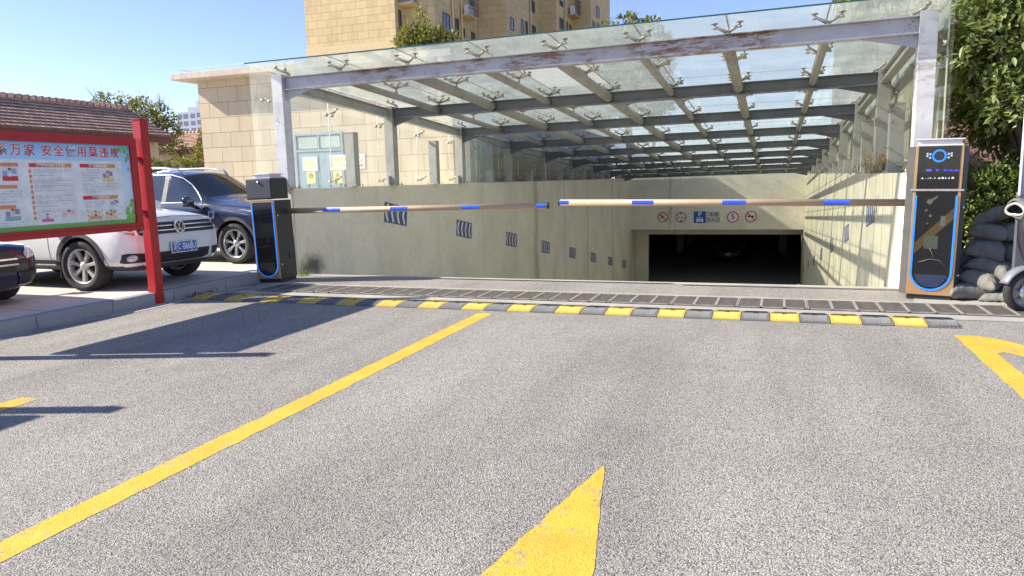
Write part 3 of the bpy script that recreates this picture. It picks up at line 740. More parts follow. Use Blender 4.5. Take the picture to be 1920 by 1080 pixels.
for a, b in ((dx0+.075, mid-.004), (mid+.004, dx1-.075)):
    m = MB(); m.box(a, b, -.04, -.002, .16, 2.495)
    w = (b - a - .24) / 2
    for i in range(2):
        for z0, z1 in ((.3, .95), (1.1, 2.35)): x = a + .08 + i*(w+.08); m.box(x, x+w, -.052, -.0405, z0, z1)
    d = m.build('door', MT['blue_door'], t, .006)
    m = MB(); m.tube([(b-.1 if b < mid else a+.1, -.09, 1.05), (b-.1 if b < mid else a+.1, -.09, 1.25)], .012, 8); m.box((b-.13 if b < mid else a+.07), (b-.07 if b < mid else a+.13), -.08, -.041, 1.0, 1.3); m.build('handle', MT['silver'], d)
for a, b in ((dx0+.11, mid-.05), (mid+.05, dx1-.11)):
    m = MB(); m.box(a, b, -.035, -.005, 2.60, 2.95); m.build('transom_pane', MT['frost'], t)
def notice(x0, x1, z0, z1, mat, lab, y=18.945, cat='notice'):
    t = empty('notice', ((x0+x1)/2, y, (z0+z1)/2), 0, lab, cat)
    w, h = x1-x0, z1-z0; f = faceYm((0, 0, 0)); m = MB(); m.prism([(-w/2,-h/2),(w/2,-h/2),(w/2,h/2),(-w/2,h/2)], .006, f); m.build('sheet', mat, t)
    return t, f @ Matrix.Translation((0, 0, .0065)), w, h
t, f, w, h = notice(-13.40, -12.88, 1.94, 2.35, MT['paper'], 'white notice with yellow lettering on the left leaf of the blue door')
text('lettering', '配电室', .15, f, MT['ink_yellow'], t, .006)
m = MB()
for z in (.13, -.13):
    for i in range(6): m.prism([(-.2+i*.07, z-.025), (-.15+i*.07, z-.025), (-.15+i*.07, z+.025), (-.2+i*.07, z+.025)], .001, f)
m.build('print_line', MT['ink_yellow'], t)
t, f, w, h = notice(-13.28, -12.98, 1.56, 1.92, MT['ink_yellow'], 'small yellow warning card under the left white notice on the blue door')
m = MB(); m.ring((0, .05), .05, .075, .002, f, 16); m.prism([(-.03,.03),(.05,.06),(0,.08)], .002, f); m.build('symbol', MT['ink_black'], t)
t, f, w, h = notice(-12.45, -11.9, 1.94, 2.38, MT['paper'], 'white notice with two lines of yellow lettering on the right leaf of the blue door')
text('lettering', '配电重地', .13, f @ Matrix.Translation((0, .09, 0)), MT['ink_yellow'], t, .006); text('lettering', '闲人免进', .13, f @ Matrix.Translation((0, -.09, 0)), MT['ink_yellow'], t, .006)
t, f, w, h = notice(-12.34, -12.05, 1.55, 1.92, MT['ink_yellow'], 'small yellow card with a black warning triangle on the right door leaf')
m = MB()
for a, b in (((-.09,-.05),(.09,-.05)), ((.09,-.05),(0,.12)), ((0,.12),(-.09,-.05))): m.bar(f @ Vector((*a, .001)), f @ Vector((*b, .001)), .015, .002, (0, -1, 0))
m.prism([(-.008,-.02),(.008,-.02),(.008,.06),(-.008,.06)], .002, f); m.build('symbol', MT['ink_black'], t)
t, f, w, h = notice(-11.58, -11.28, 1.96, 2.38, MT['paper'], 'small white no smoking notice on the cream block wall beside the blue door', 18.99)
m = MB(); m.ring((0, .07), .075, .095, .002, f, 20); m.prism([(-.06,.13),(-.05,.14),(.06,.01),(.05,0)], .002, f); m.prism([(-.1,-.16),(.1,-.16),(.1,-.08),(-.1,-.08)], .002, f); m.build('symbol', plain('faded_red', (.52, .28, .2)), t)

# tall ochre apartment block, stepping back behind the canopy
AP = Vector((-22, 42, 0))
t = empty('apartment_building', AP, 0, 'tall ochre apartment block with stepped block clad bays behind the canopy', 'building')
ch = [(-28.8,42),(-22.283,42),(-22.283,43.288),(-20.234,43.288),(-20.234,50.571),(-18.041,50.571),(-18.041,58.503),(-16.658,58.503),(-16.658,64.079),(-15.143,64.079),(-15.143,72),(-28.8,72)]
m = MB(); m.prism([(x-AP.x, y-AP.y) for x, y in ch], 30); m.build('wall', MT['apt'], t)
m = MB(); m.box(-28.86-AP.x, -22.22-AP.x, -.05, 1.2, 9.78, 10.30); m.box(-28.83-AP.x, -22.25-AP.x, -.03, 1.2, -.02, 9.779); m.build('plinth_band', MT['apt_band'], t)
def apx(rects, X):
    for x0, y0, x1, y1 in rects:
        a = gx(x0, (y0+y1)/2, X); b = gx(x1, (y0+y1)/2, X); c = gx((x0+x1)/2, y1, X).z; d = gx((x0+x1)/2, y0, X).z
        window(t, 'x', (X, min(a.y, b.y), max(a.y, b.y), c, d), off=AP)
        for up in (2.9,): window(t, 'x', (X, min(a.y, b.y), max(a.y, b.y), c+up+.3, d+up+.3), off=AP)
apx([(747,19,752,56)], -22.283)
apx([(830,25,843,60),(853,35,860,70),(868,53,871,70),(883,61,890,78),(882,1,888,31)], -20.234)
apx([(957,33,963,57),(977,36,981,66),(985,40,989,68),(997,48,1004,69),(995,1,1002,23)], -18.041)
apx([(1049,34,1056,56),(1061,40,1064,59),(1067,46,1071,60),(1049,1,1055,12)], -16.658)
apx([(1111,40,1115,56),(1118,12,1123,33),(1119,43,1122,55)], -15.143)
for X, px in ((-20.234, 847.5), (-20.234, 864), (-18.041, 993), (-16.658, 1058)):
    y = gx(px, 40, X).y; m = MB(); m.tube([(X+.09-AP.x, y-AP.y, .1), (X+.09-AP.x, y-AP.y, 24)], .07, 8); m.build('downpipe', MT['apt_band'], t)
p = gy(753, 12, 43.29); q = gy(783, 12, 43.29)
m = MB(); m.box(p.x-AP.x, q.x-AP.x, .5, 1.28, p.z-.1, p.z+.05); bl = m.build('balcony_slab', MT['apt_band'], t)
m = MB()
for i in range(14): x = p.x + .06 + i*(q.x-p.x-.12)/13; m.tube([(x-AP.x, .55, p.z+.051), (x-AP.x, .55, p.z+.95)], .015, 5)
m.bar((p.x-AP.x, .55, p.z+.95), (q.x-AP.x, .55, p.z+.95), .05, .05); m.build('railing', MT['win_frame'], bl)
m = MB(); m.cbox(((p.x+q.x)/2-AP.x, .95, p.z+.38), (.8, .35, .6)); m.build('air_conditioner', MT['ink_white'], bl, .02)
for px, X, zz in ((870, -20.234, 22), (1068, -16.658, 22)):  # caged outdoor units on the side faces
    c = gx(px, zz, X); m = MB(); m.box(X-AP.x, X+.75-AP.x, c.y-.9-AP.y, c.y+.9-AP.y, c.z-.45, c.z-.38); sh = m.build('unit_shelf', MT['apt_band'], t)
    m = MB()
    for i in range(9):
        for a in (0, 1):
            if a: m.tube([(X+.72-AP.x, c.y-.85+i*.2125-AP.y, c.z-.379), (X+.72-AP.x, c.y-.85+i*.2125-AP.y, c.z+.9)], .02, 5)
    for z in (.1, .5, .9): m.bar((X+.72-AP.x, c.y-.87-AP.y, c.z+z), (X+.72-AP.x, c.y+.87-AP.y, c.z+z), .04, .04)
    m.build('railing', MT['win_frame'], sh)
    m = MB(); m.cbox((X+.35-AP.x, c.y-AP.y, c.z+.0), (.4, .9, .7)); m.build('air_conditioner', MT['ink_white'], sh, .03)

BR = Vector((5.0, 60, 0))
t = empty('apartment_building', BR, 0, 'second ochre apartment block seen through the dusty glass at the right end of the canopy', 'building')
m = MB(); m.box(0, 14, 0, 16, -.02, 22); m.build('wall', MT['apt'], t)
m = MB(); m.box(-.06, 14.06, -.08, 1, 9.2, 9.7); m.build('plinth_band', MT['apt_band'], t)
for x in (2.2, 6.0, 9.6):
    for z in (10.8, 13.9): window(t, 'y', (60, 5+x, 5+x+1.5, z, z+1.6), off=BR)

# tiled old houses on the left
def gable_house(name, lab, C, L, half, rise, eave_z, rot, wall, ov=.4, wins=()):
    """ridge along local Y, length L from 0; C is the ground point of the middle of the front gable"""
    t = empty(name, C, rot, lab, 'house', 'tile roofed houses behind the parking')
    h2 = half - ov; m = MB(); m.box(-h2, h2, ov, L-ov, -.05, eave_z + .02)
    for y in (ov, L-ov): m.add([(-h2, y, eave_z+.02), (h2, y, eave_z+.02), (0, y, eave_z + rise*(h2/half))], [(0, 1, 2)])
    m.build('wall', wall, t)
    sl = sqrt(half*half + rise*rise); a = atan2(rise, half)
    for s in (-1, 1):
        # roof plane: mesh X along the ridge, mesh Y up the slope
        mm = Matrix(((0, -cos(a)*s, sin(a)*s, half*s), (s, 0, 0, 0 if s > 0 else L), (0, sin(a), cos(a), eave_z - .05), (0, 0, 0, 1)))
        m = MB(); m.box(0, L, 0, sl, 0, .09)
        nrow = int(sl / .30)
        for i in range(nrow): m.add([(0, i*.3, .0905), (L, i*.3, .0905), (L, i*.3 + .29, .091), (0, i*.3 + .29, .091), (0, i*.3, .125), (L, i*.3, .125)], [(0, 1, 5, 4), (4, 5, 2, 3)])
        o = m.build('roof', MT['tile'], t); o.matrix_local = mm
        m = MB(); m.box(half*s - .03, half*s + .03, 0, L, eave_z - .28, eave_z - .052); m.build('fascia', MT['tile_edge'], t)
    m = MB()
    nn = int(L / .32)
    for i in range(nn): m.tube([(0, i*L/nn, eave_z + rise + .07), (0, (i+.97)*L/nn, eave_z + rise + .09)], [.11, .13], 8)
    m.build('ridge_tiles', MT['tile'], t)
    for k_, p in wins: window(t, k_, p, name='window', mat_f=MT['tile_edge'], off=(0, 0, 0), sill=True)
    return t
gable_house('old_house', 'old low house with a long weathered clay tile roof behind the red notice board', (-28.35, 0.0, 0), 26.8, 2.4, 1.33, 3.87, 0, MT['old_wall'], .4, [('x', (1.999, 24.0, 24.8, 2.6, 3.25)), ('x', (1.999, 19.5, 20.4, 2.3, 3.2))])
gable_house('old_house', 'farther small tile roofed house beside the cream building, half hidden by trees', (-44, 41.5, 0), 16, 3.2, 1.3, 4.0, -pi/2, MT['old_wall'], .4, [('x', (2.799, 5.5, 6.4, 1.9, 3.1)), ('x', (2.799, 7.6, 8.3, 1.9, 3.0))])
# far tower
TW = Vector((-185, 200, 0))
t = empty('tower_block', TW, 0, 'distant pale residential tower on the horizon beside the cream building', 'tower')
m = MB(); m.box(-5.2, 12, 0, 16, -.1, 27.0); m.box(-1.5, 12, 1, 15, 27.0, 28.6); m.box(.5, 5, 3, 9, 28.6, 30.8); m.box(3.5, 7.5, -1.2, -.001, -.1, 27.5); m.build('wall', MT['tower'], t)
for zi in range(8):
    z = 8.5 + zi * 2.35
    for x0, x1, yy in ((-4.6, -3.4, 0), (-2.6, -.9, 0), (.4, 2.6, 0), (4.2, 6.8, -1.2)):
        m = MB(); m.box(x0, x1, yy-.08, yy-.002, z, z+1.35); m.build('window', MT['tower_win'], t)
t = empty('garden_wall', (2.3, 17.5, 0), 0, 'pink brick building wall glimpsed between the trees on the right', 'wall')
m = MB(); m.box(.8, 12, 0, .3, -.02, 5.2); m.build('wall_body', MT['pink_brick'], t)
m = MB(); m.box(.75, 12, -.06, .36, 5.202, 5.3); m.build('coping', MT['cream'], t)
# ------------------------------------------------------------------ vegetation
def leaf(m, p, d, n, L, w):
    d = d.normalized(); s = d.cross(n)
    if s.length < 1e-4: s = Vector((1, 0, 0))
    s.normalize(); u = s.cross(d)
    m.add([p, p + d*L*.25 + s*w*.40 + u*L*.03, p + d*L*.62 + s*w*.42 + u*L*.02, p + d*L - u*L*.07, p + d*L*.62 - s*w*.42 + u*L*.02, p + d*L*.25 - s*w*.40 + u*L*.03], [(0, 1, 2, 3), (0, 3, 4, 5)])
def rv(): 
    while 1:
        v = Vector((random.uniform(-1,1), random.uniform(-1,1), random.uniform(-1,1)))
        if .01 < v.length < 1: return v
def tree(name, lab, base, h, blobs, nleaf, L, mat, trunk_r=.12, cat='tree', grp=None, branch=True, w=.5, per=9, spread=.16, twigs=0):
    """blobs: (centre offset, radii). Leaves sit in sprays on twig tips spread through each blob, denser outside."""
    t = empty(name, base, 0, lab, cat, grp); m = MB(); tk = MB()
    tot = sum(b[1][0]*b[1][1]*b[1][2] for b in blobs)**1.0
    top = Vector((0, 0, h))
    tk.tube([(0,0,-.1), (.03*h*random.uniform(-1,1), .03*h*random.uniform(-1,1), h*.35), (0,0,h*.6)], [trunk_r, trunk_r*.75, trunk_r*.4], 9)
    for c, r in blobs:
        c = Vector(c)
        if branch:
            mid = Vector((c.x*.5, c.y*.5, h*.35 + (c.z - h*.35)*.45)); tk.tube([(0, 0, h*random.uniform(.25, .45)), mid, c], [trunk_r*.5, trunk_r*.3, trunk_r*.12], 6)
        n = max(3, int(nleaf * (r[0]*r[1]*r[2]) / tot / per))
        for _ in range(n):
            v = rv(); v = v.normalized() * (v.length ** .45) * random.uniform(.72, 1.12); tip = c + Vector((v.x*r[0], v.y*r[1], v.z*r[2]))
            out = (tip - c).normalized() + Vector((0, 0, .25)) + rv()*.35
            if branch and random.random() < .35: tk.tube([c + (tip-c)*.25, c + (tip-c)*.65 + rv()*.08, tip], [trunk_r*.09, trunk_r*.07, trunk_r*.03], 4, False)
            for _ in range(per):
                p = tip + rv() * spread; d = out * .5 + rv() * .9; nrm = Vector((0, 0, 1)) + rv()*.8
                leaf(m, p, d, nrm, L * random.choice((.5, .7, .85, 1., 1.1, 1.3)) * random.uniform(.85, 1.1), L * w)
    for _ in range(twigs):
        c, r = random.choice(blobs); c = Vector(c); e = c + Vector((random.uniform(-1,1)*r[0], random.uniform(-1,1)*r[1], r[2]*random.uniform(1., 1.5)))
        tk.tube([c, c + (e-c)*.5 + rv()*.2, e], [trunk_r*.12, trunk_r*.08, trunk_r*.03], 4, False)
    tk.build('trunk', MT['bark'], t); m.build('crown', mat, t)
    return t
# big glossy tree right of the canopy
tree('leafy_tree', 'large glossy leaved tree overhanging the right end of the canopy', (3.05, 11.15, 0), 4.2,
     [((-.55,-.5,3.1),(.55,.7,.75)), ((-.1,-.6,3.7),(.7,.7,.6)), ((.25,-.5,2.75),(.55,.6,.6)), ((-.35,-.7,2.35),(.4,.45,.35)), ((-.75,-.3,3.75),(.4,.5,.35)), ((.6,0,3.4),(.8,.9,.9)), ((.5,.3,2.5),(.7,.7,.8)), ((-.2,.5,3.2),(.8,.8,.9)), ((.1,.7,2.3),(.8,.7,.6)), ((1.3,.5,3.6),(.9,.9,1.1)), ((.2,.9,2.7),(1.2,.7,1.1)), ((1.2,.8,2.2),(.9,.7,.9))],
     36000, .115, MT['leaf_big'], .09, w=.5, per=10, spread=.12)
tree('leafy_shrub', 'dense dark green shrub behind the right barrier cabinet and the sandbags', (2.75, 10.85, .05), 1.5,
     [((-.15,-.35,1.0),(.4,.3,.5)), ((.35,-.3,.9),(.45,.35,.5)), ((-.3,-.1,.9),(.5,.5,.65)), ((.3,0,1.05),(.5,.5,.6)), ((.0,.3,.5),(.7,.5,.45)), ((.9,.2,1.0),(.6,.5,.65))], 19000, .065, MT['leaf_hedge'], .04, 'shrub', per=8, spread=.09)
tree('leafy_shrub', 'small bright green young shrub just above the sandbag heap', (2.42, 10.2, .05), .9, [((0,0,.78),(.17,.15,.16)), ((-.03,-.05,.95),(.12,.1,.12))], 170, .075, MT['leaf_bright'], .012, 'shrub', per=6, spread=.05)
tree('leafy_shrub', 'broad leaved vine growing beside the column on top of the right ramp wall', (1.93, 10.62, 1.4), .5, [((-.05,0,.2),(.12,.15,.16)), ((.1,.2,.3),(.16,.2,.2))], 60, .14, MT['leaf_bright'], .008, 'plant', w=.85, per=4, spread=.06)
tree('leafy_shrub', 'tall dark hedge plants beyond the big tree at the right edge', (5.2, 13.4, 0), 3.2, [((-.8,-.5,1.7),(1.3,.8,1.3)), ((.9,0,2.2),(1.5,.9,1.6)), ((-1.4,0,1.0),(.9,.7,.8))], 12000, .12, MT['leaf_hedge'], .06, 'shrub', per=8, spread=.15)
# needle twigs hanging over the corner of the roof
t = empty('needle_branch', (2.4, 12.2, 3.7), 0, 'feathery needle twigs reaching over the right corner of the glass roof', 'branch')
m = MB(); tk = MB()
for a, z0, L in ((pi*1.0, .1, 1.1), (pi*1.12, -.25, 1.25), (pi*.9, .35, .9), (pi*1.05, .5, .8), (pi*1.2, .25, .9)):
    d = Vector((cos(a), sin(a), -.05)); p0 = Vector((0, 0, z0)); tk.tube([p0, p0 + d*L*.5, p0 + d*L + Vector((0,0,-.06))], [.012, .008, .003], 5)
    for i in range(34):
        q = p0 + d*L*(.25 + .75*i/34); 
        for s in (-1, 1):
            dd = (d*.5 + d.cross(Vector((0,0,1)))*s*.8 + Vector((0,0,random.uniform(-.3,.3)))); leaf(m, q, dd, Vector((0,0,1)) + rv()*.4, .13, .02)
tk.build('twig', MT['bark'], t); m.build('needles', MT['needle'], t)
tree('leafy_tree', 'tree in front of the stepped face of the ochre apartment block', (-17.5, 36, 0), 10.4, [((-.7,0,8.7),(.85,.9,1.0)), ((-.2,0,9.9),(.42,.4,.75)), ((.7,0,8.9),(.75,.8,.8)), ((-.2,.3,7.6),(1.8,1.4,1.1)), ((1.5,0,8.5),(.6,.6,.7)), ((0,0,8.6),(.8,.8,.9))], 7500, .22, MT['leaf_olive'], .18, per=8, spread=.24)
for x, z, lab in ((-9.65, 9.75, 'left'), (-8.4, 10.25, 'middle'), (-7.05, 9.85, 'right')):
    tree('leafy_tree', lab + ' of the three treetops showing just above the glass edge right of the apartment block', (x, 44.8, 0), z + .9, [((0,0,z),(.85,.8,.85)), ((.6,0,z-.6),(.75,.7,.75)), ((-.5,0,z-.7),(.75,.7,.75)), ((0,0,z-2.0),(1.3,1.1,1.1)), ((.3,0,z-3.6),(1.4,1.1,1.2))], 3600, .30, MT['leaf_olive'], .15, grp='treetops behind the canopy', per=7, spread=.22)
tree('leafy_tree', 'sunlit treetop peeking over the top right edge of the glass roof', (5.2, 46, 0), 12.5, [((0,0,11.5),(1.7,1.4,1.2)), ((1.8,0,12.),(1.5,1.4,1.4)), ((-1.2,0,11.0),(1.,1.,.9))], 3500, .34, MT['leaf_yellow'], .2, per=8, spread=.3)
tree('leafy_tree', 'broad autumn tree with bare outer twigs behind the long tile roof', (-38.2, 36, 0), 7.4, [((-3.2,0,5.6),(1.6,1.4,1.1)), ((-1.3,0,6.3),(1.5,1.4,1.2)), ((.8,0,5.9),(1.7,1.4,1.2)), ((2.4,0,5.2),(1.3,1.2,1.2)), ((3.5,0,4.3),(.8,.9,.9)), ((4.,0,3.5),(.45,.6,.5)), ((2.7,0,6.2),(.4,.4,.75)), ((0,0,4.6),(3.,1.4,1.2))], 8500, .24, MT['leaf_olive'], .2, per=8, spread=.24, twigs=60)
tree('leafy_tree', 'small yellowing tree beside the left corner of the cream building', (-22.2, 24.5, 0), 4.0, [((.2,0,2.6),(.5,.6,.8)), ((.35,0,3.3),(.35,.4,.5)), ((-.2,0,2.1),(.6,.6,.4))], 2500, .15, MT['leaf_yellow'], .06, per=7, spread=.14)
t = empty('garden_wall', (-24.6, 23.4, 0), 0, 'low grey garden wall with creepers on top behind the navy car', 'wall')
m = MB(); m.box(-3.5, 3.4, 0, .25, -.02, 2.25); m.build('wall_body', MT['kerbstone'], t, .02)
tree('leafy_shrub', 'creeper mound spilling along the top of the low grey garden wall', (-24.4, 23.4, 2.2), .5, [((-2.4,0,.15),(.8,.3,.25)), ((-1,0,.2),(.8,.3,.3)), ((.5,0,.2),(.8,.3,.32)), ((2,0,.2),(.9,.3,.3))], 3000, .13, MT['leaf_olive'], .03, 'shrub', per=6, spread=.12, branch=False)
# dry weeds on the right ramp wall and litter at the foot of the kerb
def weeds(name, lab, P, n, h, sp, mat, cat='weed'):
    t = empty(name, P, 0, lab, cat); m = MB()
    for _ in range(n):
        a = random.uniform(0, 2*pi); r = random.uniform(0, sp); p = Vector((cos(a)*r*.35, sin(a)*r, 0)); H = h*random.uniform(.35, 1.)
        e = p + Vector((random.uniform(-.35,.35)*H, random.uniform(-.6,.6)*H, H)); mid = (p+e)/2 + rv()*.05 + Vector((0,0,.05)); m.tube([p, mid, e], [.0035, .003, .0015], 4, False)
        for _ in range(4):
            q = p.lerp(e, random.uniform(.3, 1.)); leaf(m, q, rv() + Vector((0,0,.3)), rv(), .07, .018)
    m.build('stalks', mat, t)
weeds('dry_weed', 'tuft of dry straw coloured weeds on the sunlit right ramp wall', (1.76, 14.1, 1.47), 110, .42, .8, MT['straw'])
weeds('dry_weed', 'dry brown stalks behind the right barrier cabinet beside the sandbags', (2.25, 10.6, .05), 26, .75, .3, MT['straw'])
weeds('green_weed', 'small green weed at the foot of the left ramp wall', (-7.45, 10.35, .004), 10, .05, .12, MT['leaf_bright'])
t = empty('leaf_litter', (-7.5, 7.95, .02), 0, 'small heap of dead leaves in the gutter at the left end of the speed bump', 'litter'); m = MB()
for _ in range(70):
    p = Vector((random.gauss(0, .07), random.gauss(0, .2), random.uniform(0, .02))); leaf(m, p, rv() + Vector((0,0,.05)), Vector((0,0,1)) + rv()*.5, .04, .02)
m.build('leaves', MT['bark'], t); t['kind'] = 'stuff'
t = empty('leaf_litter', (2.3, 10.3, .06), 0, 'brown fallen leaves and twigs on the soil behind the sandbags', 'litter'); m = MB()
for _ in range(400):
    p = Vector((random.uniform(-.25, .6), random.uniform(-.2, .8), random.uniform(.02, .12))); leaf(m, p, rv() + Vector((0,0,.05)), Vector((0,0,1)) + rv()*.7, .07, .03)
m.build('leaves', MT['straw'], t); t['kind'] = 'stuff'
# ------------------------------------------------------------------ red notice boards on the kerb line
def board(P, lab, full):
    t = empty('notice_board', P, 0, lab, 'notice board', 'red notice boards along the kerb')
    # local: Y along the board (0 = near post, 3.2 = far post), board faces +X
    for y in (0, 3.2):
        m = MB(); m.box(-.065, .065, y-.065, y+.065, 0, 2.39); po = m.build('post', MT['red'], t, .004)
        m = MB(); m.box(-.075, .075, y-.075, y+.075, 2.391, 2.40); m.build('cap', MT['red'], po)
        s = -1 if y else 1
        for z in (1.22, 1.90): m = MB(); m.box(-.06, .02, min(y+s*.066, y+s*.12), max(y+s*.066, y+s*.12), z-.02, z+.02); m.build('bracket', MT['red'], po)
    y0, y1, z0, z1 = .125, 3.075, .99, 2.15; F = .095
    m = MB()
    for a in ((y0, y1, z0, z0+F), (y0, y1, z1-F, z1)): m.box(-.06, .035, a[0], a[1], a[2], a[3])
    for a in ((y0, y0+F), (y1-F, y1)): m.box(-.0595, .0345, a[0], a[1], z0+F+.0005, z1-F-.0005)
    bk = MB(); bk.box(-.0585, -.031, y0+F+.001, y1-F-.001, z0+F+.001, z1-F-.001)
    m.box(.036, .045, y0+.02, y1-.02, z0+F*.5, z0+F*.62)
    m.build('frame', MT['red'], t, .004); bk.build('back_panel', MT['steel'], t)
    a0, a1, b0, b1 = y0+F, y1-F, z0+F, z1-F
    m = MB(); m.box(-.03, .004, a0, a1, b0, b1); k = N('board_background_' + str(full))
    g = k.math('MULTIPLY', k.math('SUBTRACT', k.sep('Z'), b0), 1/(b1-b0)); col = k.ramp(g, [(0., (.16, .42, .09)), (.07, (.20, .50, .14)), (.13, (.62, .78, .80)), (.5, (.70, .84, .92)), (.86, (.40, .66, .90)), (1., (.22, .50, .82))])
    m.build('panel', k.done(k.bsdf(col, .35, 0, None, .5)), t)
    f = faceXp((0, 0, 0))
    def lay(d): return f @ Matrix.Translation((0, 0, .0045 + d))
    def rects(name, rs, mat, d=0., th=.0012):
        m = MB(); ff = lay(d)
        for u0, u1, v0, v1 in rs: m.prism([(u0, v0), (u1, v0), (u1, v1), (u0, v1)], th, ff)
        return m.build(name, mat, t)
    rects('white_sheet', [(a0+.10, a1-.14, b0+.055, b1-.195)], MT['ink_white'])
    m = MB(); ff = lay(0)                                  # leaves in the corners of the print
    for i in range(16):
        u, v, an = a1 - random.uniform(.0, .17), b1 - random.uniform(0, .02) if i < 9 else b1 - random.uniform(.05, .36), random.uniform(4.0, 5.2)
        if i >= 9: u = a1 - random.uniform(.0, .07)
        L = random.uniform(.06, .11); d = Vector((cos(an), sin(an))); s = Vector((-d.y, d.x)); p = Vector((u, v))
        q = [p, p + d*L*.5 + s*L*.2, p + d*L, p + d*L*.5 - s*L*.2]; q = [(min(max(c.x, a0), a1), min(max(c.y, b0), b1)) for c in q]
        m.prism(q, .0008 + .0001*i, ff)
    LP = plain('print_green', (.22, .50, .10), .5, var=.3, scale=20); m.build('leaf_spray_print', LP, t); m = MB()
    for i in range(26):
        u, v = a1 - random.uniform(0, .13), b0 + abs(random.gauss(0, .12)); L = .07
        m.prism([(min(u+L*.4*cos(j), a1), max(b0, v+L*.4*sin(j))) for j in (0, .8, 1.6, 2.4, 3.2, 4, 4.8, 5.6)], .0006 + .00007*i, ff)
    m.build('bush_print', LP, t)
    # headline
    tx = lambda s, u, v, sz, mat, d=.002, bold=.0, al='LEFT', sx=1.: text('lettering', s, sz, lay(d) @ Matrix.Translation((u, v, 0)), mat, t, bold, .0008, al, sx)
    hv = b1 - .10; us = 1.335
    for s, u in zip('系万家安全使用莫违规', (us, us+.155, us+.31, us+.515, us+.665, us+.815, us+.965, us+1.115, us+1.265, us+1.415)):
        tx(s, u, hv, .135, MT['ink_white'], .0005, .006, 'CENTER', 1.0); tx(s, u, hv, .135, MT['ink_red'], .0022, .0012, 'CENTER', 1.0)
    OR = plain('print_orange', (.72, .30, .10), .5); rr = random.Random(3)
    def para(u0, u1, v1, rows, pitch=.026, ch=.014, ind=0):
        out = []
        for i in range(rows):
            u = u0 + (ind if i == 0 else 0); end = u1 if i < rows-1 else u0 + (u1-u0)*rr.uniform(.4, .9); v = v1 - i*pitch
            while u < end:
                for _ in range(3):
                    x = u + rr.uniform(0, ch*.5); y = v - rr.uniform(0, ch*.8)
                    out.append((x, x + rr.uniform(.3, .6)*ch, y - .0028, y)) if rr.random() < .6 else out.append((x, x + .0028, v - ch, v))
                u += ch * 1.3
        rects('print_line', out, MT['ink_grey'], .0015, .0005)
    top = b1 - .225
    # right column
    rects('heading_bar', [(2.25, 2.74, top-.052, top-.008)], MT['ink_red'], .0015); rects('heading_bar', [(2.47, 2.74, top-.052, top-.008)], OR, .003, .0006)
    tx('燃气泄漏怎么查?', 2.50, top-.031, .036, MT['ink_white'], .004, .001, 'CENTER')
    para(2.27, 2.50, top-.075, 5, .030, .017, .05); para(2.27, 2.76, top-.24, 4, .030, .017)
    t2 = top - .385
    rects('heading_bar', [(2.25, 2.74, t2-.044, t2)], MT['ink_red'], .0015); rects('heading_bar', [(2.47, 2.74, t2-.044, t2)], OR, .003, .0006)
    tx('燃气泄漏怎么办?', 2.50, t2-.022, .034, MT['ink_white'], .004, .001, 'CENTER')
    para(2.27, 2.56, t2-.065, 3, .028, .016, .05)
    for i in range(3): para(2.32, 2.78, t2-.175-.055*i, 2 if i else 1, .022, .013)
    rects('number_tab', [(2.285, 2.305, t2-.19-.055*i, t2-.17-.055*i) for i in range(3)], OR, .0015)
    # middle column, ten rules
    rects('heading_bar', [(1.62, 2.14, top-.052, top-.008)], MT['ink_red'], .0015); rects('heading_bar', [(1.86, 2.14, top-.052, top-.008)], OR, .003, .0006)
    tx('燃气使用安全“十不准”', 1.88, top-.031, .036, MT['ink_white'], .004, .001, 'CENTER')
    rects('number_tab', [(1.61, 1.64, top-.115-.0575*i, top-.075-.0575*i) for i in range(10)], OR, .0015)
    rects('rule_line', [(1.65, 2.15, top-.121-.0575*i, top-.1195-.0575*i) for i in range(10)], OR, .0015, .0005)
    for i in range(10): para(1.66, 2.14, top-.077-.0575*i, 2 if i % 3 != 1 else 1, .021, .012)
    # left columns
    for c0, c1 in ((.98, 1.5), (.33, .85)):
        if c0 < .5 and not full: continue
        for i, dv in enumerate((0, .235, .45)):
            rects('heading_bar', [(c0, c1-.04*i, top-.047-dv, top-.008-dv)], OR, .0015); para(c0+.02, c1-.05, top-.017-dv, 1, .02, .022)
        para(c0+.02, c0+.29, top-.075, 6, .026, .016, .03); para(c0+.28, c0+.52, top-.305, 4, .026, .016, .03); para(c0+.02, c0+.50, top-.415, 1)
        para(c0+.02, c0+.25, top-.525, 4, .026, .016, .03); para(c0+.02, c0+.52, top-.64, 4, .026, .016)
    # small pictures: plain coloured figures and furniture
    def pic(u, v, w, h, seed, cols):
        r2 = random.Random(seed)
        rects('picture', [(u, u+w, v, v+h)], MT['print_a'] if seed % 2 else MT['print_b'], .0012)
        rects('picture_furniture', [(u+.01, u+w-.01, v+.005, v+h*.35)], MT[cols[0]], .0028); rects('picture_detail', [(u+w*.1, u+w*.35, v+h*.36, v+h*.7)], MT[cols[1]], .0028); rects('picture_detail', [(u+w*.62, u+w*.9, v+h*.5, v+h*.85)], MT[cols[1]], .0028)
        m = MB(); ff = lay(.0045); m.disc((u+w*.5, v+h*.72), h*.13, .001, ff, 12); m.build('picture_face', MT['print_skin'], t)
        m = MB(); m.prism([(u+w*.40, v+h*.32), (u+w*.60, v+h*.32), (u+w*.56, v+h*.58), (u+w*.44, v+h*.58)], .001, ff); m.build('picture_coat', MT[cols[2]], t)
        m = MB(); m.prism([(u+w*.5+h*.14*cos(j), v+h*.76+h*.14*sin(j)) for j in (0., .5, 1., 1.57, 2.1, 2.6, 3.14)], .001, lay(.006)); m.build('picture_hair', MT['print_hair'], t)
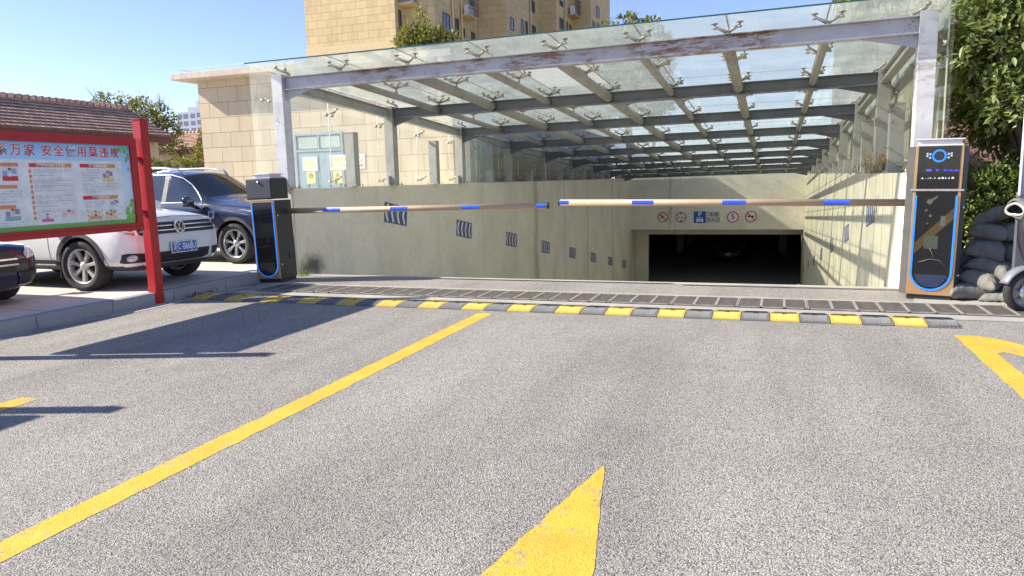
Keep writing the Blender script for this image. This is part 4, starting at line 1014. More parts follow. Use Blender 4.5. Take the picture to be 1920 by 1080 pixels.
    pic(2.54, top-.225, .17, .15, 1, ('print_yellow', 'print_violet', 'print_c')); pic(2.62, t2-.15, .13, .10, 2, ('print_b', 'print_violet', 'print_c'))
    pic(2.30, b0+.075, .19, .12, 3, ('print_c', 'print_yellow', 'ink_red')); pic(2.52, b0+.075, .19, .12, 4, ('print_yellow', 'print_c', 'ink_red'))
    pic(1.94, b0+.075, .20, .15, 5, ('print_b', 'print_pink', 'print_a')); pic(1.69, b0+.08, .16, .11, 6, ('print_rose', 'print_a', 'print_rose'))
    pic(1.30, top-.205, .19, .16, 7, ('ink_red', 'print_blue', 'ink_white')); pic(1.02, top-.40, .2, .13, 8, ('print_a', 'print_c', 'print_yellow')); pic(1.28, top-.63, .19, .15, 9, ('print_teal', 'print_violet', 'print_pink'))
    pic(.72, b0+.075, .28, .18, 10, ('print_c', 'print_yellow', 'print_blue')); pic(.72, top-.2, .17, .13, 11, ('print_yellow', 'print_a', 'print_c'))
for nm, c in (('print_a', (.80, .74, .70)), ('print_b', (.70, .80, .78)), ('print_c', (.70, .36, .18)), ('print_yellow', (.80, .66, .25)), ('print_violet', (.30, .24, .50)), ('print_skin', (.80, .60, .45)), ('print_hair', (.16, .08, .06)), ('print_pink', (.80, .50, .50)), ('print_rose', (.75, .12, .34)), ('print_blue', (.25, .42, .70)), ('print_teal', (.22, .48, .42))): MT[nm] = plain(nm, c, .5, var=.05)
board((-7.70, 4.25, 0), 'red framed gas safety notice board standing at the kerb in front of the white car', True)
board((-7.70, -.60, 0), 'nearer red notice board standing on the same kerb just left of the view', True)

# ------------------------------------------------------------------ barrier cabinets with booms
def u_poly(w, h, r, n=10):
    """upright rectangle with a half-round foot, centred on x"""
    return [(w/2*cos(pi + pi*i/n)*1., r + r*sin(pi + pi*i/n)) for i in range(n+1)] + [(w/2, h), (-w/2, h)]
def led_u(m, w, h, r, tck, d, f, n=14):
    o = [(w/2*cos(pi + pi*i/n), r + r*sin(pi + pi*i/n)) for i in range(n+1)]; o = [(-w/2, h)] + o + [(w/2, h)]
    i_ = [((w/2-tck)*cos(pi + pi*i/n), r + (r-tck)*sin(pi + pi*i/n)) for i in range(n+1)]; i_ = [(-w/2+tck, h)] + i_ + [(w/2-tck, h)]
    k = len(o); vs = [f @ Vector((*p, 0)) for p in o + i_] + [f @ Vector((*p, d)) for p in o + i_]
    fs = []
    for j in range(k-1): fs += [(j, j+1, k+j+1, k+j), (2*k+j, 3*k+j, 3*k+j+1, 2*k+j+1), (j, 2*k+j, 2*k+j+1, j+1), (k+j, k+j+1, 3*k+j+1, 3*k+j)]
    m.add(vs, fs)
# left cabinet
t = empty('barrier_gate', (-7.475, 9.70, 0), radians(3), 'left barrier cabinet with a black top box, blue lit window and raised bronze boom', 'barrier gate')
t.rotation_euler = (0, radians(-1.4), radians(3))
m = MB(); m.box(-.19, .19, -.20, .235, 0, .05); m.build('base', MT['plastic'], t)
m = MB(); m.box(-.205, .205, -.215, .245, .05, 1.285); bd = m.build('cabinet', MT['cab_black'], t, .006)
m = MB(); m.box(-.212, .212, -.232, -.216, .055, 1.29)
m.build('front_frame', MT['gold'], t, .004)
f = faceYm((0, -.2325, .085))
m = MB(); m.prism(u_poly(.375, 1.175, .1875), .004, f); gl_ = m.build('window', MT['screen'], t)
m = MB(); led_u(m, .39, 1.178, .195, .018, .010, f); m.build('light_strip', MT['led_blue'], t)
m = MB()
for i in range(18):
    for j in range(9):
        x, z = -.12 + j*.03, .02 + i*.012
        if x*x + (z-.165)**2 < .0196 or z > .165: m.prism([(x-.008, z), (x, z-.004), (x+.008, z), (x, z+.004)], .001, f @ Matrix.Translation((0, 0, .0045)))
m.build('mesh_grille', MT['cab_grey'], gl_)
m = MB()
for z in (.28, 1.05): m.tube([(.205, -.17, z), (.222, -.17, z)], .014, 10)
m.build('lock', MT['silver'], bd)
m = MB()
for i in range(4): m.box(.2055, .209, .05+i*.012, .056+i*.012, .36, .46)
m.box(.2055, .21, .03, .12, .72, .75); m.build('vent_slot', MT['plastic'], bd)
m = MB(); m.box(-.255, .205, -.245, .185, 1.305, 1.625); tb = m.build('top_box', MT['cab_black'], t, .008)
m = MB(); m.box(-.235, .185, -.252, -.246, 1.325, 1.605); dr = m.build('box_door', plain('slate_powder_coat', (.055, .058, .066), .5, var=.06), tb, .004)
m = MB(); m.lathe([(.0, -.006), (.016, -.006), (.018, 0), (.018, .01), (0, .01)], Matrix.Translation((-.02, -.262, 1.57)) @ Matrix.Rotation(pi/2, 4, 'X'), 12); m.build('lock', MT['silver'], dr)
m = MB(); m.box(-.17, .16, -.20, .16, 1.627, 1.64); m.box(-.15, .14, -.17, .13, 1.64, 1.685); m.box(-.17, .16, -.20, .16, 1.685, 1.70); m.build('sensor_plate', MT['post_white'], t, .003)
def boom(t, P0, P1, stickers, r=.043):
    P0 = Vector(P0); P1 = Vector(P1); d = (P1 - P0).normalized(); sd = d.cross(Vector((0, 0, 1))); sd = sd if sd.y < 0 else -sd; un = sd.cross(d); un = un if un.z > 0 else -un
    m = MB(); m.tube([P0, P1], r, 18); b = m.build('boom_arm', MT['boom'], t)
    m = MB(); m.tube([P1, P1 + d*.02], r*1.06, 18); m.build('end_cap', MT['plastic'], b)
    for a, c in stickers:
        m = MB(); vs = []; k = 8
        for L in (a, c):
            o = P0 + d*L
            for i in range(k+1): an = pi*(.27 + .40*i/k); vs.append(o + sd*sin(an)*(r+.0018) + un*cos(an)*(r+.0018))
        m.add(vs, [(i, i+1, k+2+i, k+1+i) for i in range(k)], True); m.build('blue_stripe', MT['boom_blue'], b)
boom(t, (.10, .13, 1.105), (4.53, -.09, 1.030), [(.79, 1.105), (1.975, 2.265), (3.15, 3.425), (4.29, 4.425)])
# right cabinet
t = empty('barrier_gate', (1.775, 9.72, 0), 0, 'right barrier cabinet with gold frame, tall blue lit window and a small screen', 'barrier gate')
t.rotation_euler = (0, radians(.9), radians(-10))
m = MB(); m.box(-.225, .225, -.185, .22, 0, .055); m.build('base', MT['plastic'], t)
m = MB(); m.prism([(-.238,-.19),(-.238,-.19+.001),(-.315,-.09),(-.315,.23),(.285,.23),(.285,-.12),(.243,-.19)], 1.71, Matrix.Translation((0, 0, .055))); bd = m.build('cabinet', MT['cab_grey'], t, .005)
m = MB(); m.prism([(.2435,-.2),(.2465,-.2),(.290,-.125),(.290,.2),(.2865,.2),(.2865,-.121)], 1.70, Matrix.Translation((0, 0, .06))); m.build('side_trim', MT['cab_black'], t)
m = MB(); m.box(-.235, .24, -.2075, -.191, .06, 1.262); m.box(-.235, .24, -.2075, -.191, 1.282, 1.77); m.build('front_frame', MT['gold'], t, .004)
m = MB(); m.box(-.262, .267, -.225, -.1905, 1.263, 1.281); m.build('band', MT['silver'], t, .003)
f = faceYm((.0, -.208, .11))
m = MB(); m.prism([(-.207, 1.178), (.207, 1.178), (.207, 1.655), (-.207, 1.655)], .006, f); sc_ = m.build('screen', MT['screen'], t)
fs = f @ Matrix.Translation((0, 0, .0062))
m = MB(); m.ring((0, 1.545), .052, .072, .006, fs, 32); m.build('light_ring', MT['led_blue'], sc_)
m = MB(); m.disc((0, 1.545), .045, .010, fs, 24); m.build('camera_lens', MT['plastic'], sc_)
m = MB()
for s in (-1, 1):
    for a, b in ((.09, .02), (.09, -.02), (.118, 0.), (.118, .025)): m.disc((s*a, 1.545 + b), .012, .004, fs, 12)
m.build('lamp', MT['silver'], sc_)
rr = random.Random(5); m = MB(); x = -.12
for wch, kind in ((.055, 2), (.03, 0), (.035, 1), (.03, 0), (.04, 1), (.045, 3), (.05, 3)):
    if kind == 2: m.prism([(x, 1.375), (x+wch, 1.375), (x+wch, 1.398), (x, 1.398)], .001, fs)
    elif kind == 1: m.prism([(x, 1.377), (x+wch*.8, 1.377), (x+wch*.8, 1.383), (x, 1.383)], .001, fs); m.prism([(x, 1.384), (x+.007, 1.384), (x+.007, 1.398), (x, 1.398)], .001, fs); m.prism([(x+wch*.8-.007, 1.384), (x+wch*.8, 1.384), (x+wch*.8, 1.398), (x+wch*.8-.007, 1.398)], .001, fs)
    elif kind == 3: m.prism([(x, 1.375), (x+wch, 1.375), (x+wch, 1.381), (x, 1.381)], .001, fs); m.prism([(x+wch*.4, 1.382), (x+wch*.55, 1.382), (x+wch*.55, 1.394), (x+wch*.4, 1.394)], .001, fs)
    x += wch + .006
m.build('screen_text', MT['led_text'], sc_)
m = MB(); x = -.17
while x < .17:
    w_ = rr.choice((.008, .02, .03)); m.prism([(x, 1.288), (x+w_, 1.288), (x+w_*rr.uniform(.6, 1), 1.288+rr.choice((.005, .02, .022))), (x+w_*.3, 1.288+rr.choice((.006, .022)))], .001, fs); x += w_ + rr.uniform(.006, .02)
m.build('screen_text', MT['led_white'], sc_)
m = MB(); m.prism(u_poly(.41, 1.145, .205), .004, f); gl_ = m.build('window', MT['screen'], t)
m = MB(); led_u(m, .425, 1.10, .2125, .022, .010, f); m.build('light_strip', MT['led_blue'], t)
fw = f @ Matrix.Translation((0, 0, .0045))
m = MB()
for i in range(15):
    for j in range(16):
        x, z = -.15 + j*.02, .03 + i*.011
        if x*x + (z-.205)**2 < .026: m.disc((x + (i % 2)*.01, z), .0055, .001, fw, 6)
m.build('mesh_grille', plain('perforated_blue', (.06, .09, .22), .5), gl_)
m = MB(); m.box(-.09, .05, -.2155, -.2135, .60, .75); m.build('circuit_board', plain('circuit_print', (.055, .07, .05), .5, var=.5, scale=70), gl_)
m = MB(); m.box(.06, .11, -.2155, -.2135, .86, .98); m.build('control_card', plain('card_grey', (.09, .09, .08), .5), gl_)
gm = plain('dusty_metal', (.13, .115, .085), .5, .3)
m = MB(); m.disc((-.06, 1.03), .03, .002, fw, 16); m.prism([(-.05, 1.02), (.02, 1.08), (.01, 1.10), (-.06, 1.05)], .0015, fw); m.build('lever', gm, gl_)
for u, v, r in ((-.09, .93, .014), (-.045, .87, .016), (-.07, .78, .010)): m = MB(); m.disc((u, v), r, .002, fw, 10); m.build('gear', gm, gl_)
m = MB(); m.tube([fw @ Vector(p) for p in ((-.13, .33, .003), (-.02, .37, .003), (.08, .36, .003), (.14, .29, .003))], .004, 6); m.tube([fw @ Vector(p) for p in ((-.03, .5, .003), (.0, .44, .003), (.03, .36, .003))], .003, 6); m.build('cable', plain('cable_grey', (.15, .14, .13), .5), gl_)
m = MB(); m.prism([(-.19, .42), (-.19, .55), (.19, .97), (.19, .84)], .0012, fw); m.build('spring_cover', plain('ochre_cover', (.075, .045, .010), .4), gl_)
m = MB()
for z in (.30, 1.08): m.tube([(.262, -.16, z), (.285, -.16, z)], .014, 10)
m.tube([(-.315, -.05, .78), (-.328, -.05, .78)], .014, 10); m.build('lock', MT['silver'], t)
m = MB()
for i in range(4): m.box(-.3185, -.3155, -.04+i*.02, -.032+i*.02, .36, .40); m.box(-.3185, -.3155, -.04+i*.02, -.032+i*.02, .42, .46)
m.build('vent_slot', MT['plastic'], t)
m = MB(); m.box(-.23, .23, -.20, .20, 1.767, 1.785); m.box(-.215, .215, -.17, .18, 1.785, 1.835); m.box(-.24, .24, -.21, .21, 1.835, 1.848); m.build('lamp_head', MT['post_white'], t, .003)
d = Vector((-.9848, -.1736, 0)); boom(t, d*.22 + Vector((0, .02, 1.12)), d*4.555 + Vector((0, .02, 1.112)), [(.70, .985), (1.895, 2.18), (3.05, 3.335), (4.20, 4.335)])

# ------------------------------------------------------------------ speed bump and drain grates
t = empty('speed_bump', (-7.48, 8.03, 0), radians(.15), 'black and yellow ribbed rubber speed bump across the whole entrance', 'speed bump')
SW, SD, SH = .2878, .48, .040
def bump_mesh(end=0):
    m = MB(); ny = 15; g = .0035
    prof = [(-SD/2, .001), (-SD/2, .012)] + [(-SD/2 + SD*i/12, .012 + (SH-.012)*sin(pi*min(1, max(0, (i/12 - .0)))) ** .75) for i in range(1, 12)] + [(SD/2, .012), (SD/2, .001)]
    vs = []
    for x in (g, SW-g):
        for y, z in prof: vs.append((x, y, z * (1 if not (end and x > .1) else .35)))
    k = len(prof); m.add(vs, [(i, i+1, k+i+1, k+i) for i in range(k-1)] + [tuple(range(k)), tuple(reversed(range(k, 2*k)))])
    # chevron ribs moulded into the top
    n = 9
    for i in range(-4, n+3):
        x0 = i * SW / n
        for s in (-1, 1):
            pts = []
            for j in range(6):
                y = s * (.02 + (SD/2 - .045) * j/5); x = x0 + abs(y) * .75 * s * s; z = .012 + (SH-.012) * sin(pi*(y + SD/2)/SD) ** .75
                if g + .008 < x < SW - g - .008: pts.append((x, y, z + .0005))
            if len(pts) > 1: m.tube(pts, .0055, 4, True, False)
    return m
holes = None
proto = {}
for i in range(32):
    mat = MT['rub_yellow'] if i % 2 == 0 else MT['rub_black']; key = i % 2 if i < 31 else 2
    if key not in proto:
        o = bump_mesh(key == 2).build('rubber_segment', mat, t); b = MB(); b.lathe([(.026, SH + .001), (.026, SH + .004), (.012, SH + .004), (0, SH + .003)], Matrix.Translation((SW/2, 0, 0)), 12); b.build('bolt', MT['void'], o); proto[key] = o
    else: o = copy_tree(proto[key], t)
    o.location = (i * SW, 0, .0); 
# drain: iron grates in a concrete channel
GW = .745
def grate():
    t = empty('drain_grate', (0, 0, .001), 0, 'rusty slotted drain grate in the row across the entrance', 'drain grate', 'drain grates across the entrance')
    m = MB(); m.box(0, GW-.006, -.30, .30, .001, .005); m.build('void_tray', MT['void'], t)
    m = MB()
    for i in range(11): y = -.27 + i*.054; m.box(.012, GW-.018, y-.013, y+.013, .0055, .016)
    m.build('bars', MT['iron'], t)
    m = MB()
    for x in (.006, GW*.333, GW*.666, GW-.012): m.box(x-.008 if x > .01 else 0, x+(.022 if .01 < x < .7 else .005), -.30, .30, .006, .0185)
    m.box(.03, GW-.04, -.30, -.286, .006, .0185); m.box(.03, GW-.04, .286, .30, .006, .0185); m.build('edge_frame', MT['iron_pale'], t)
    return t
g0 = grate()
for i in range(14):
    o = g0 if i == 0 else copy_tree(g0)
    x = -7.05 + i * GW; o.location = (x, 8.88 - .010*(x + 2.3), .005); o.rotation_euler.z = -.010

# ------------------------------------------------------------------ sandbags
def sandbag(P, rz, ry, sx, sy, sz, lab, seed):
    t = empty('sandbag', P, 0, lab, 'sandbag', 'grey sandbags heaped beside the right cabinet'); t.rotation_euler = (random.uniform(-.1, .1), ry, rz)
    bm = bmesh.new(); n = 36; G = {}
    for side in (1, -1):
        for i in range(n+1):
            for j in range(n+1):
                u, v = -1 + 2*i/n, -1 + 2*j/n; edge = i in (0, n) or j in (0, n)
                if edge and side < 0: continue
                au, av = 1 - abs(u)**3.4, 1 - abs(v)**3.4; th = (au * av) ** .55 if not edge else 0.
                x = sx * u * (1 - .10 * (1-v*v) * abs(u)**2 * .9 + .03*sin(seed + 3*v)); y = sy * v * (1 - .13 * (1-u*u) * abs(v)**2 + .03*sin(seed*2 + 3*u))
                z = side * sz * th * (1.0 if side > 0 else .8) * (1 + .16*noise.noise((u*1.3 + seed, v*1.3, 0)))
                near = max(abs(u), abs(v)); wr = .55 * max(0, near - .45) * (1 - near**8)
                z += side * .030 * wr * (sin(v*15 + seed + 2*noise.noise((u*2, v*2, seed))) if abs(u) > abs(v) else sin(u*17 + seed*2 + 2*noise.noise((u*2, v*2, seed))))
                z += .022 * noise.noise((u*1.1 + seed*3, v*1.1, 4)) + side * .007 * noise.noise((u*5, v*5, seed)) * th
                z -= .05 * (u*u*.7 + v*v*.5) * (1 if seed % 3 else .3)
                vt = bm.verts.new((x, y, z)); G[(side, i, j)] = vt
                if edge: G[(-1, i, j)] = vt
        for i in range(n):
            for j in range(n):
                q = [G[(side, i, j)], G[(side, i+1, j)], G[(side, i+1, j+1)], G[(side, i, j+1)]] if side > 0 or True else None
    for side in (1, -1):
        for i in range(n):
            for j in range(n):
                q = [G[(side, i, j)], G[(side, i+1, j)], G[(side, i+1, j+1)], G[(side, i, j+1)]]
                bm.faces.new(q if side > 0 else q[::-1])
    for f in bm.faces: f.smooth = True
    me = bpy.data.meshes.new('sack'); bm.to_mesh(me); bm.free(); o = bpy.data.objects.new('sack', me); COL.objects.link(o); o.parent = t; me.materials.append(MT['sack'])
    m = MB(); m.tube([(sx*.97, -sy*.5, -.03 + .0), (sx*.965, 0, -.028), (sx*.97, sy*.5, -.03)], .006, 5); m.build('seam', MT['sack'], t)
BG = [(2.10, 9.66, .09, .35, 0, .23, .19, .11, 'lowest sandbag, touching the right barrier cabinet'),
      (2.13, 9.95, .23, .9, .12, .24, .18, .11, 'sandbag in the second row just above the lowest one by the cabinet'),
      (2.47, 9.55, .06, -.4, 0, .20, .17, .065, 'crumpled flat sandbag on the ground behind the scooter wheel'),
      (2.30, 9.68, .22, -.6, .25, .22, .17, .10, 'sandbag lying across the middle of the second row of the heap'),
      (2.66, 9.86, .19, .4, .0, .24, .19, .14, 'sandbag low in the heap behind the scooter fork'),
      (2.42, 9.76, .37, -.55, .30, .24, .17, .105, 'plump sandbag in the middle of the heap left of the scooter fender'),
      (2.20, 10.02, .44, 1.2, -.30, .19, .15, .09, 'sandbag with a pale worn fold at the left edge of the heap'),
      (2.36, 9.84, .57, -.3, .18, .22, .17, .11, 'sandbag above the middle one, fourth row from the ground'),
      (2.64, 9.94, .50, .8, .1, .20, .17, .12, 'sandbag partly hidden behind the scooter leg shield'),
      (2.40, 9.92, .76, -.35, .12, .20, .16, .10, 'rounded sandbag directly under the topmost sandbag'),
      (2.62, 10.0, .76, .5, 0, .17, .16, .10, 'small sandbag tucked under the scooter hand cover'),
      (2.44, 9.96, .95, -.6, -.55, .23, .16, .085, 'topmost sandbag of the heap with a flat sunlit face')]
for i, b in enumerate(BG): sandbag(b[:3], b[3], b[4], b[5], b[6], b[7], b[8], i)
t = empty('plastic_scrap', (2.10, 10.3, .22), 0, 'small bright green plastic net scrap beside the heap of sandbags', 'litter'); m = MB()
for i in range(14): a = rv()*.06; m.tube([(a.x-.05, a.y, abs(a.z)*.5), (a.x, a.y+.03, abs(a.z)*.5+.015), (a.x+.05, a.y, abs(a.z)*.5)], .004, 4)
m.build('net', plain('bright_green_plastic', (.10, .62, .04), .4), t)

# ------------------------------------------------------------------ white post at the right edge
t = empty('grey_post', (2.64, 9.35, 0), 0, 'pale grey steel column with a dark lower section at the right edge behind the scooter', 'post')
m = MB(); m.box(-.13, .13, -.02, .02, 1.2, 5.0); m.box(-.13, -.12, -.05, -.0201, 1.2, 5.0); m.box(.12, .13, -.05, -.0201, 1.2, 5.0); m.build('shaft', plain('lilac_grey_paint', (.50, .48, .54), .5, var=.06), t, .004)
m = MB(); m.box(-.135, .135, -.055, .025, .012, 1.198); m.build('section', plain('slate_section', (.10, .10, .13), .6), t, .006)  # lower section of the post, darker and slightly wider than the shaft
m = MB(); m.box(-.19, .19, -.12, .12, .0, .012)
for a in (-.155, .155):
    for b in (-.09, .09): m.tube([(a, b, .0125), (a, b, .05)], .014, 6)
m.build('base_plate', MT['steel'], t)

# ------------------------------------------------------------------ electric scooter, front wheel towards the entrance
t = empty('electric_scooter', (2.51, 8.86, 0), radians(198), 'black electric scooter with quilted hand covers, cut by the right edge', 'scooter')
# local +X is forward; front axle at x = 0, rear axle at x = -1.25
def wheel_small(x, nm):
    m = MB(); mm = Matrix.Translation((x, 0, .225)) @ Matrix.Rotation(pi/2, 4, 'X')
    m.lathe([(.165, -.045), (.205, -.048), (.222, -.025), (.225, 0), (.222, .025), (.205, .048), (.165, .045)], mm, 36); w = m.build(nm, MT['tyre'], t)
    m = MB(); m.lathe([(.166, -.04), (.150, -.036), (.146, 0), (.150, .036), (.166, .04)], mm, 36); m.lathe([(0, -.05), (.035, -.05), (.04, -.03), (.04, .03), (.035, .05), (0, .05)], mm, 16)
    for i in range(6):
        a = 2*pi*i/6; m.bar((x + .03*cos(a), 0, .225 + .03*sin(a)), (x + .155*cos(a+.25), 0, .225 + .155*sin(a+.25)), .03, .024, (0, 1, 0))
    m.build('rim', MT['scoot_grey'], w)
    m = MB(); m.lathe([(.04, -.056), (.095, -.056), (.095, -.052), (.04, -.052)], mm, 24); m.build('brake_disc', MT['silver'], w)
wheel_small(0, 'front_wheel'); wheel_small(-1.25, 'rear_wheel')
m = MB()
for s in (-1, 1): m.tube([(0, s*.085, .225), (-.05, s*.085, .40), (-.14, s*.085, .62)], [.022, .026, .026], 10)
m.tube([(-.13, 0, .60), (-.30, 0, 1.02)], .028, 10); m.bar((-.13, -.1, .61), (-.13, .1, .61), .05, .04); m.build('fork', MT['plastic'], t)
m = MB()
for s in (-1, 1): m.cbox((.02, s*.112, .42), (.03, .008, .10))
m.build('side_reflector', MT['amber'], t)
m = MB(); vs = []; n = 14
for i in range(n+1):
    a = radians(20 + 130*i/n); 
    for y, r in ((-.075, .245), (-.05, .265), (0, .272), (.05, .265), (.075, .245)): vs.append((r*cos(a), y, .225 + r*sin(a)))
m.add(vs, [(i*5+j, i*5+j+1, (i+1)*5+j+1, (i+1)*5+j) for i in range(n) for j in range(4)], True); o = m.build('fender', MT['scoot_grey'], t); sm = o.modifiers.new('thick', 'SOLIDIFY'); sm.thickness = .006
# leg shield: a curved shell, widest at the top
m = MB(); vs = []; prof = [(-.10, .32, .07), (-.06, .44, .11), (.0, .58, .15), (.05, .74, .17), (.06, .92, .17), (.0, 1.04, .12)]
for x, z, hw in prof:
    for j in range(9):
        q = -1 + 2*j/8; vs.append((x + .05*(1-q*q) - .05*q*q, hw*q, z))
m.add(vs, [(i*9+j, i*9+j+1, (i+1)*9+j+1, (i+1)*9+j) for i in range(len(prof)-1) for j in range(8)], True); o = m.build('leg_shield', MT['scoot'], t); sm = o.modifiers.new('thick', 'SOLIDIFY'); sm.thickness = .03
m = MB()
for s in (-1, 1): m.tube([(x + (-.06)*1.0 + .004, s*(hw + .006), z) for x, z, hw in prof], .012, 6)
m.build('shield_trim', MT['scoot_grey'], t)
m = MB(); m.lathe([(0, .0), (.06, .0), (.068, -.02), (.05, -.06)], Matrix.Translation((-.03, 0, .86)) @ Matrix.Rotation(radians(75), 4, 'Y'), 20); m.build('headlight', MT['lamp'], t)
m = MB(); m.box(-1.0, -.18, -.16, .16, .27, .36); m.box(-1.45, -.78, -.15, .15, .361, .66); m.build('body', MT['scoot'], t, .05, 3)
m = MB(); m.box(-1.48, -.68, -.15, .15, .67, .77); m.build('seat', MT['plastic'], t, .04, 3)
m = MB(); m.tube([(-.34, -.33, 1.06), (-.30, -.15, 1.05), (-.30, .15, 1.05), (-.34, .33, 1.06)], .014, 8); hb = m.build('handlebar', MT['plastic'], t)
for s in (-1, 1):                                         # quilted hand covers, open at the rider's side, fleece inside
    m = MB(); vs = []; nn = 16; pr = [(.40, .085), (.37, .112), (.29, .122), (.17, .108), (.05, .08), (-.02, .03)]
    for d_, r in pr:
        for j in range(nn): a = 2*pi*j/nn; vs.append((-.40 + d_, s*.26 + 1.75*r*cos(a), 1.06 + r*.85*sin(a)*(1 + .25*sin(2*a+d_*9)) + .03*d_ - .02*abs(cos(a))))
    m.add(vs, [(i*nn+j, i*nn+(j+1) % nn, (i+1)*nn+(j+1) % nn, (i+1)*nn+j) for i in range(len(pr)-1) for j in range(nn)], True)
    o = m.build('hand_cover', MT['quilt'], t); sm = o.modifiers.new('thick', 'SOLIDIFY'); sm.thickness = .012
    m = MB(); pts = [(.002, s*.26 + 1.75*.086*cos(2*pi*j/20), 1.068 + .060*sin(2*pi*j/20) - .02*abs(cos(2*pi*j/20))) for j in range(21)]; m.tube(pts, .015, 8, False); m.build('fleece_edge', MT['fleece'], o)
m = MB()
for s in (-1, 1): m.tube([(-.30, s*.22, 1.06), (-.33, s*.27, 1.2), (-.34, s*.3, 1.26)], .007, 6); m.lathe([(0, .012), (.045, .01), (.05, 0), (.045, -.012), (0, -.016)], Matrix.Translation((-.34, s*.31, 1.30)) @ Matrix.Rotation(pi/2, 4, 'Y') @ Matrix.Diagonal((.7, 1.3, 1, 1)), 14)
m.build('mirror', MT['plastic'], t)
m = MB(); m.tube([(-.7, -.14, .3), (-.62, -.24, .02)], .012, 6); m.build('kickstand', MT['plastic'], t)
# ------------------------------------------------------------------ cars
# local axes: +X forward, front bumper near x = 0, ground z = 0
def eval_mesh(o):
    bpy.context.view_layer.update(); dg = bpy.context.evaluated_depsgraph_get(); return bpy.data.meshes.new_from_object(o.evaluated_get(dg))
def car(name, lab, cat, P, rz, rings, mats, axles, wr, ww, tr, spokes, feats, wheel_yaw=0.0):
    """rings: list of (x, [(dx, y, z) x9]) front to back. Region columns between ring points:
    0 floor, 1 sill, 2 door low, 3 door high, 4 shoulder, 5 side glass, 6 cant rail, 7 roof / hood"""
    t = empty(name, P, rz, lab, cat)
    verts = []; faces = []; fm = []; npt = 9; NR = len(rings)
    for x, pts in rings:
        for dx, y, z in pts: verts.append((x + dx, -y, z))            # right side (-Y)
        for dx, y, z in pts[1:-1]: verts.append((x + dx, y, z))        # left side
    row = npt + npt - 2
    R = lambda i, j: i*row + j
    L = lambda i, j: i*row + (j if j in (0, npt-1) else npt + j - 1)
    GL = feats['glass']                                               # (i, j) -> region id
    for i in range(NR-1):
        for j in range(npt-1):
            reg = GL.get((i, j), 0)
            faces.append((R(i,j), R(i,j+1), R(i+1,j+1), R(i+1,j))); fm.append(reg)
            faces.append((L(i,j), L(i+1,j), L(i+1,j+1), L(i,j+1))); fm.append(reg)
    for i, flip in ((0, True), (NR-1, False)):
        for j in range(npt-1):
            if j == 0: f = (R(i,0), R(i,1), L(i,1))
            elif j == npt-2: f = (R(i,j), R(i,j+1), L(i,j))
            else: f = (R(i,j), R(i,j+1), L(i,j+1), L(i,j))
            faces.append(tuple(reversed(f)) if flip else f); fm.append(0)
    me = bpy.data.meshes.new('car'); me.from_pydata(verts, [], faces)
    for k in range(5): me.materials.append(MT['plastic'])
    me.polygons.foreach_set('material_index', fm); me.polygons.foreach_set('use_smooth', [True]*len(faces))
    bm = bmesh.new(); bm.from_mesh(me); bmesh.ops.recalc_face_normals(bm, faces=bm.faces)
    cr = bm.edges.layers.float.new('crease_edge')
    bm.verts.ensure_lookup_table()
    def crease(a, b, v):
        e = bm.edges.get((bm.verts[a], bm.verts[b]))
        if e: e[cr] = v
    for i in range(NR-1):
        for j, v in feats['crease'].items():
            crease(R(i,j), R(i+1,j), v); crease(L(i,j), L(i+1,j), v)
    for i, j0, j1, v in feats['xcrease']:
        for j in range(j0, j1): crease(R(i,j), R(i,j+1), v); crease(L(i,j), L(i,j+1), v)
    bm.to_mesh(me); bm.free()
    o = bpy.data.objects.new('car', me); COL.objects.link(o)
    sm = o.modifiers.new('s', 'SUBSURF'); sm.levels = 3; sm.render_levels = 3
    cut = []
    for ax in axles:
        c = MB(); rr = wr + feats['arch']; c.tube([(ax, -1.3, wr), (ax, -.60, wr)], rr, 40, smooth=False); c.tube([(ax, .60, wr), (ax, 1.3, wr)], rr, 40, smooth=False)
        co_ = c.build('cut', MT['plastic']); cut.append(co_)
        b = o.modifiers.new('b', 'BOOLEAN'); b.operation = 'DIFFERENCE'; b.object = co_; b.solver = 'EXACT'
    em = eval_mesh(o)
    bm = bmesh.new(); bm.from_mesh(em)
    rr = wr + feats['arch']
    for f in bm.faces:
        c = f.calc_center_median()
        for ax in axles:
            if (c.x-ax)**2 + (c.z-wr)**2 < (rr-.004)**2 or (abs(math.hypot(c.x-ax, c.z-wr) - rr) < .012 and abs((f.normal.x*(c.x-ax) + f.normal.z*(c.z-wr))/rr) > .7):
                if abs(c.y) > .5: f.material_index = 4
        if c.z < feats['clad_z'](c.x): f.material_index = max(f.material_index, 3) if f.material_index in (0, 3) else f.material_index
    bvh = BVHTree.FromBMesh(bm)
    nm = {0: ('body', mats['paint']), 1: ('side_window', mats['side']), 2: ('windscreen', MT['car_glass']), 3: ('lower_cladding', mats['clad']), 4: ('wheel_housing', MT['plastic'])}
    for k, (n_, mt) in nm.items():
      tests = {0: [None], 1: [lambda c: c.y < 0, lambda c: c.y >= 0], 2: [lambda c: c.x > -3, lambda c: c.x <= -3], 3: [None], 4: [lambda c, a=a, q=q: abs(c.x - a) < 1 and c.y*q > 0 for a in axles for q in (-1, 1)]}[k]
      for ti, te in enumerate(tests):
        if k == 2 and ti: n_ = 'rear_window'
        b2 = bm.copy(); bmesh.ops.delete(b2, geom=[f for f in b2.faces if f.material_index != k or (te and not te(f.calc_center_median()))], context='FACES')
        if not b2.faces: b2.free(); continue
        m2 = bpy.data.meshes.new(n_); b2.to_mesh(m2); b2.free(); m2.materials.clear(); m2.materials.append(mt); m2.polygons.foreach_set('material_index', [0]*len(m2.polygons)); m2.polygons.foreach_set('use_smooth', [True]*len(m2.polygons))
        p = bpy.data.objects.new(n_, m2); COL.objects.link(p); p.parent = t
    bm.free(); bpy.data.objects.remove(o)
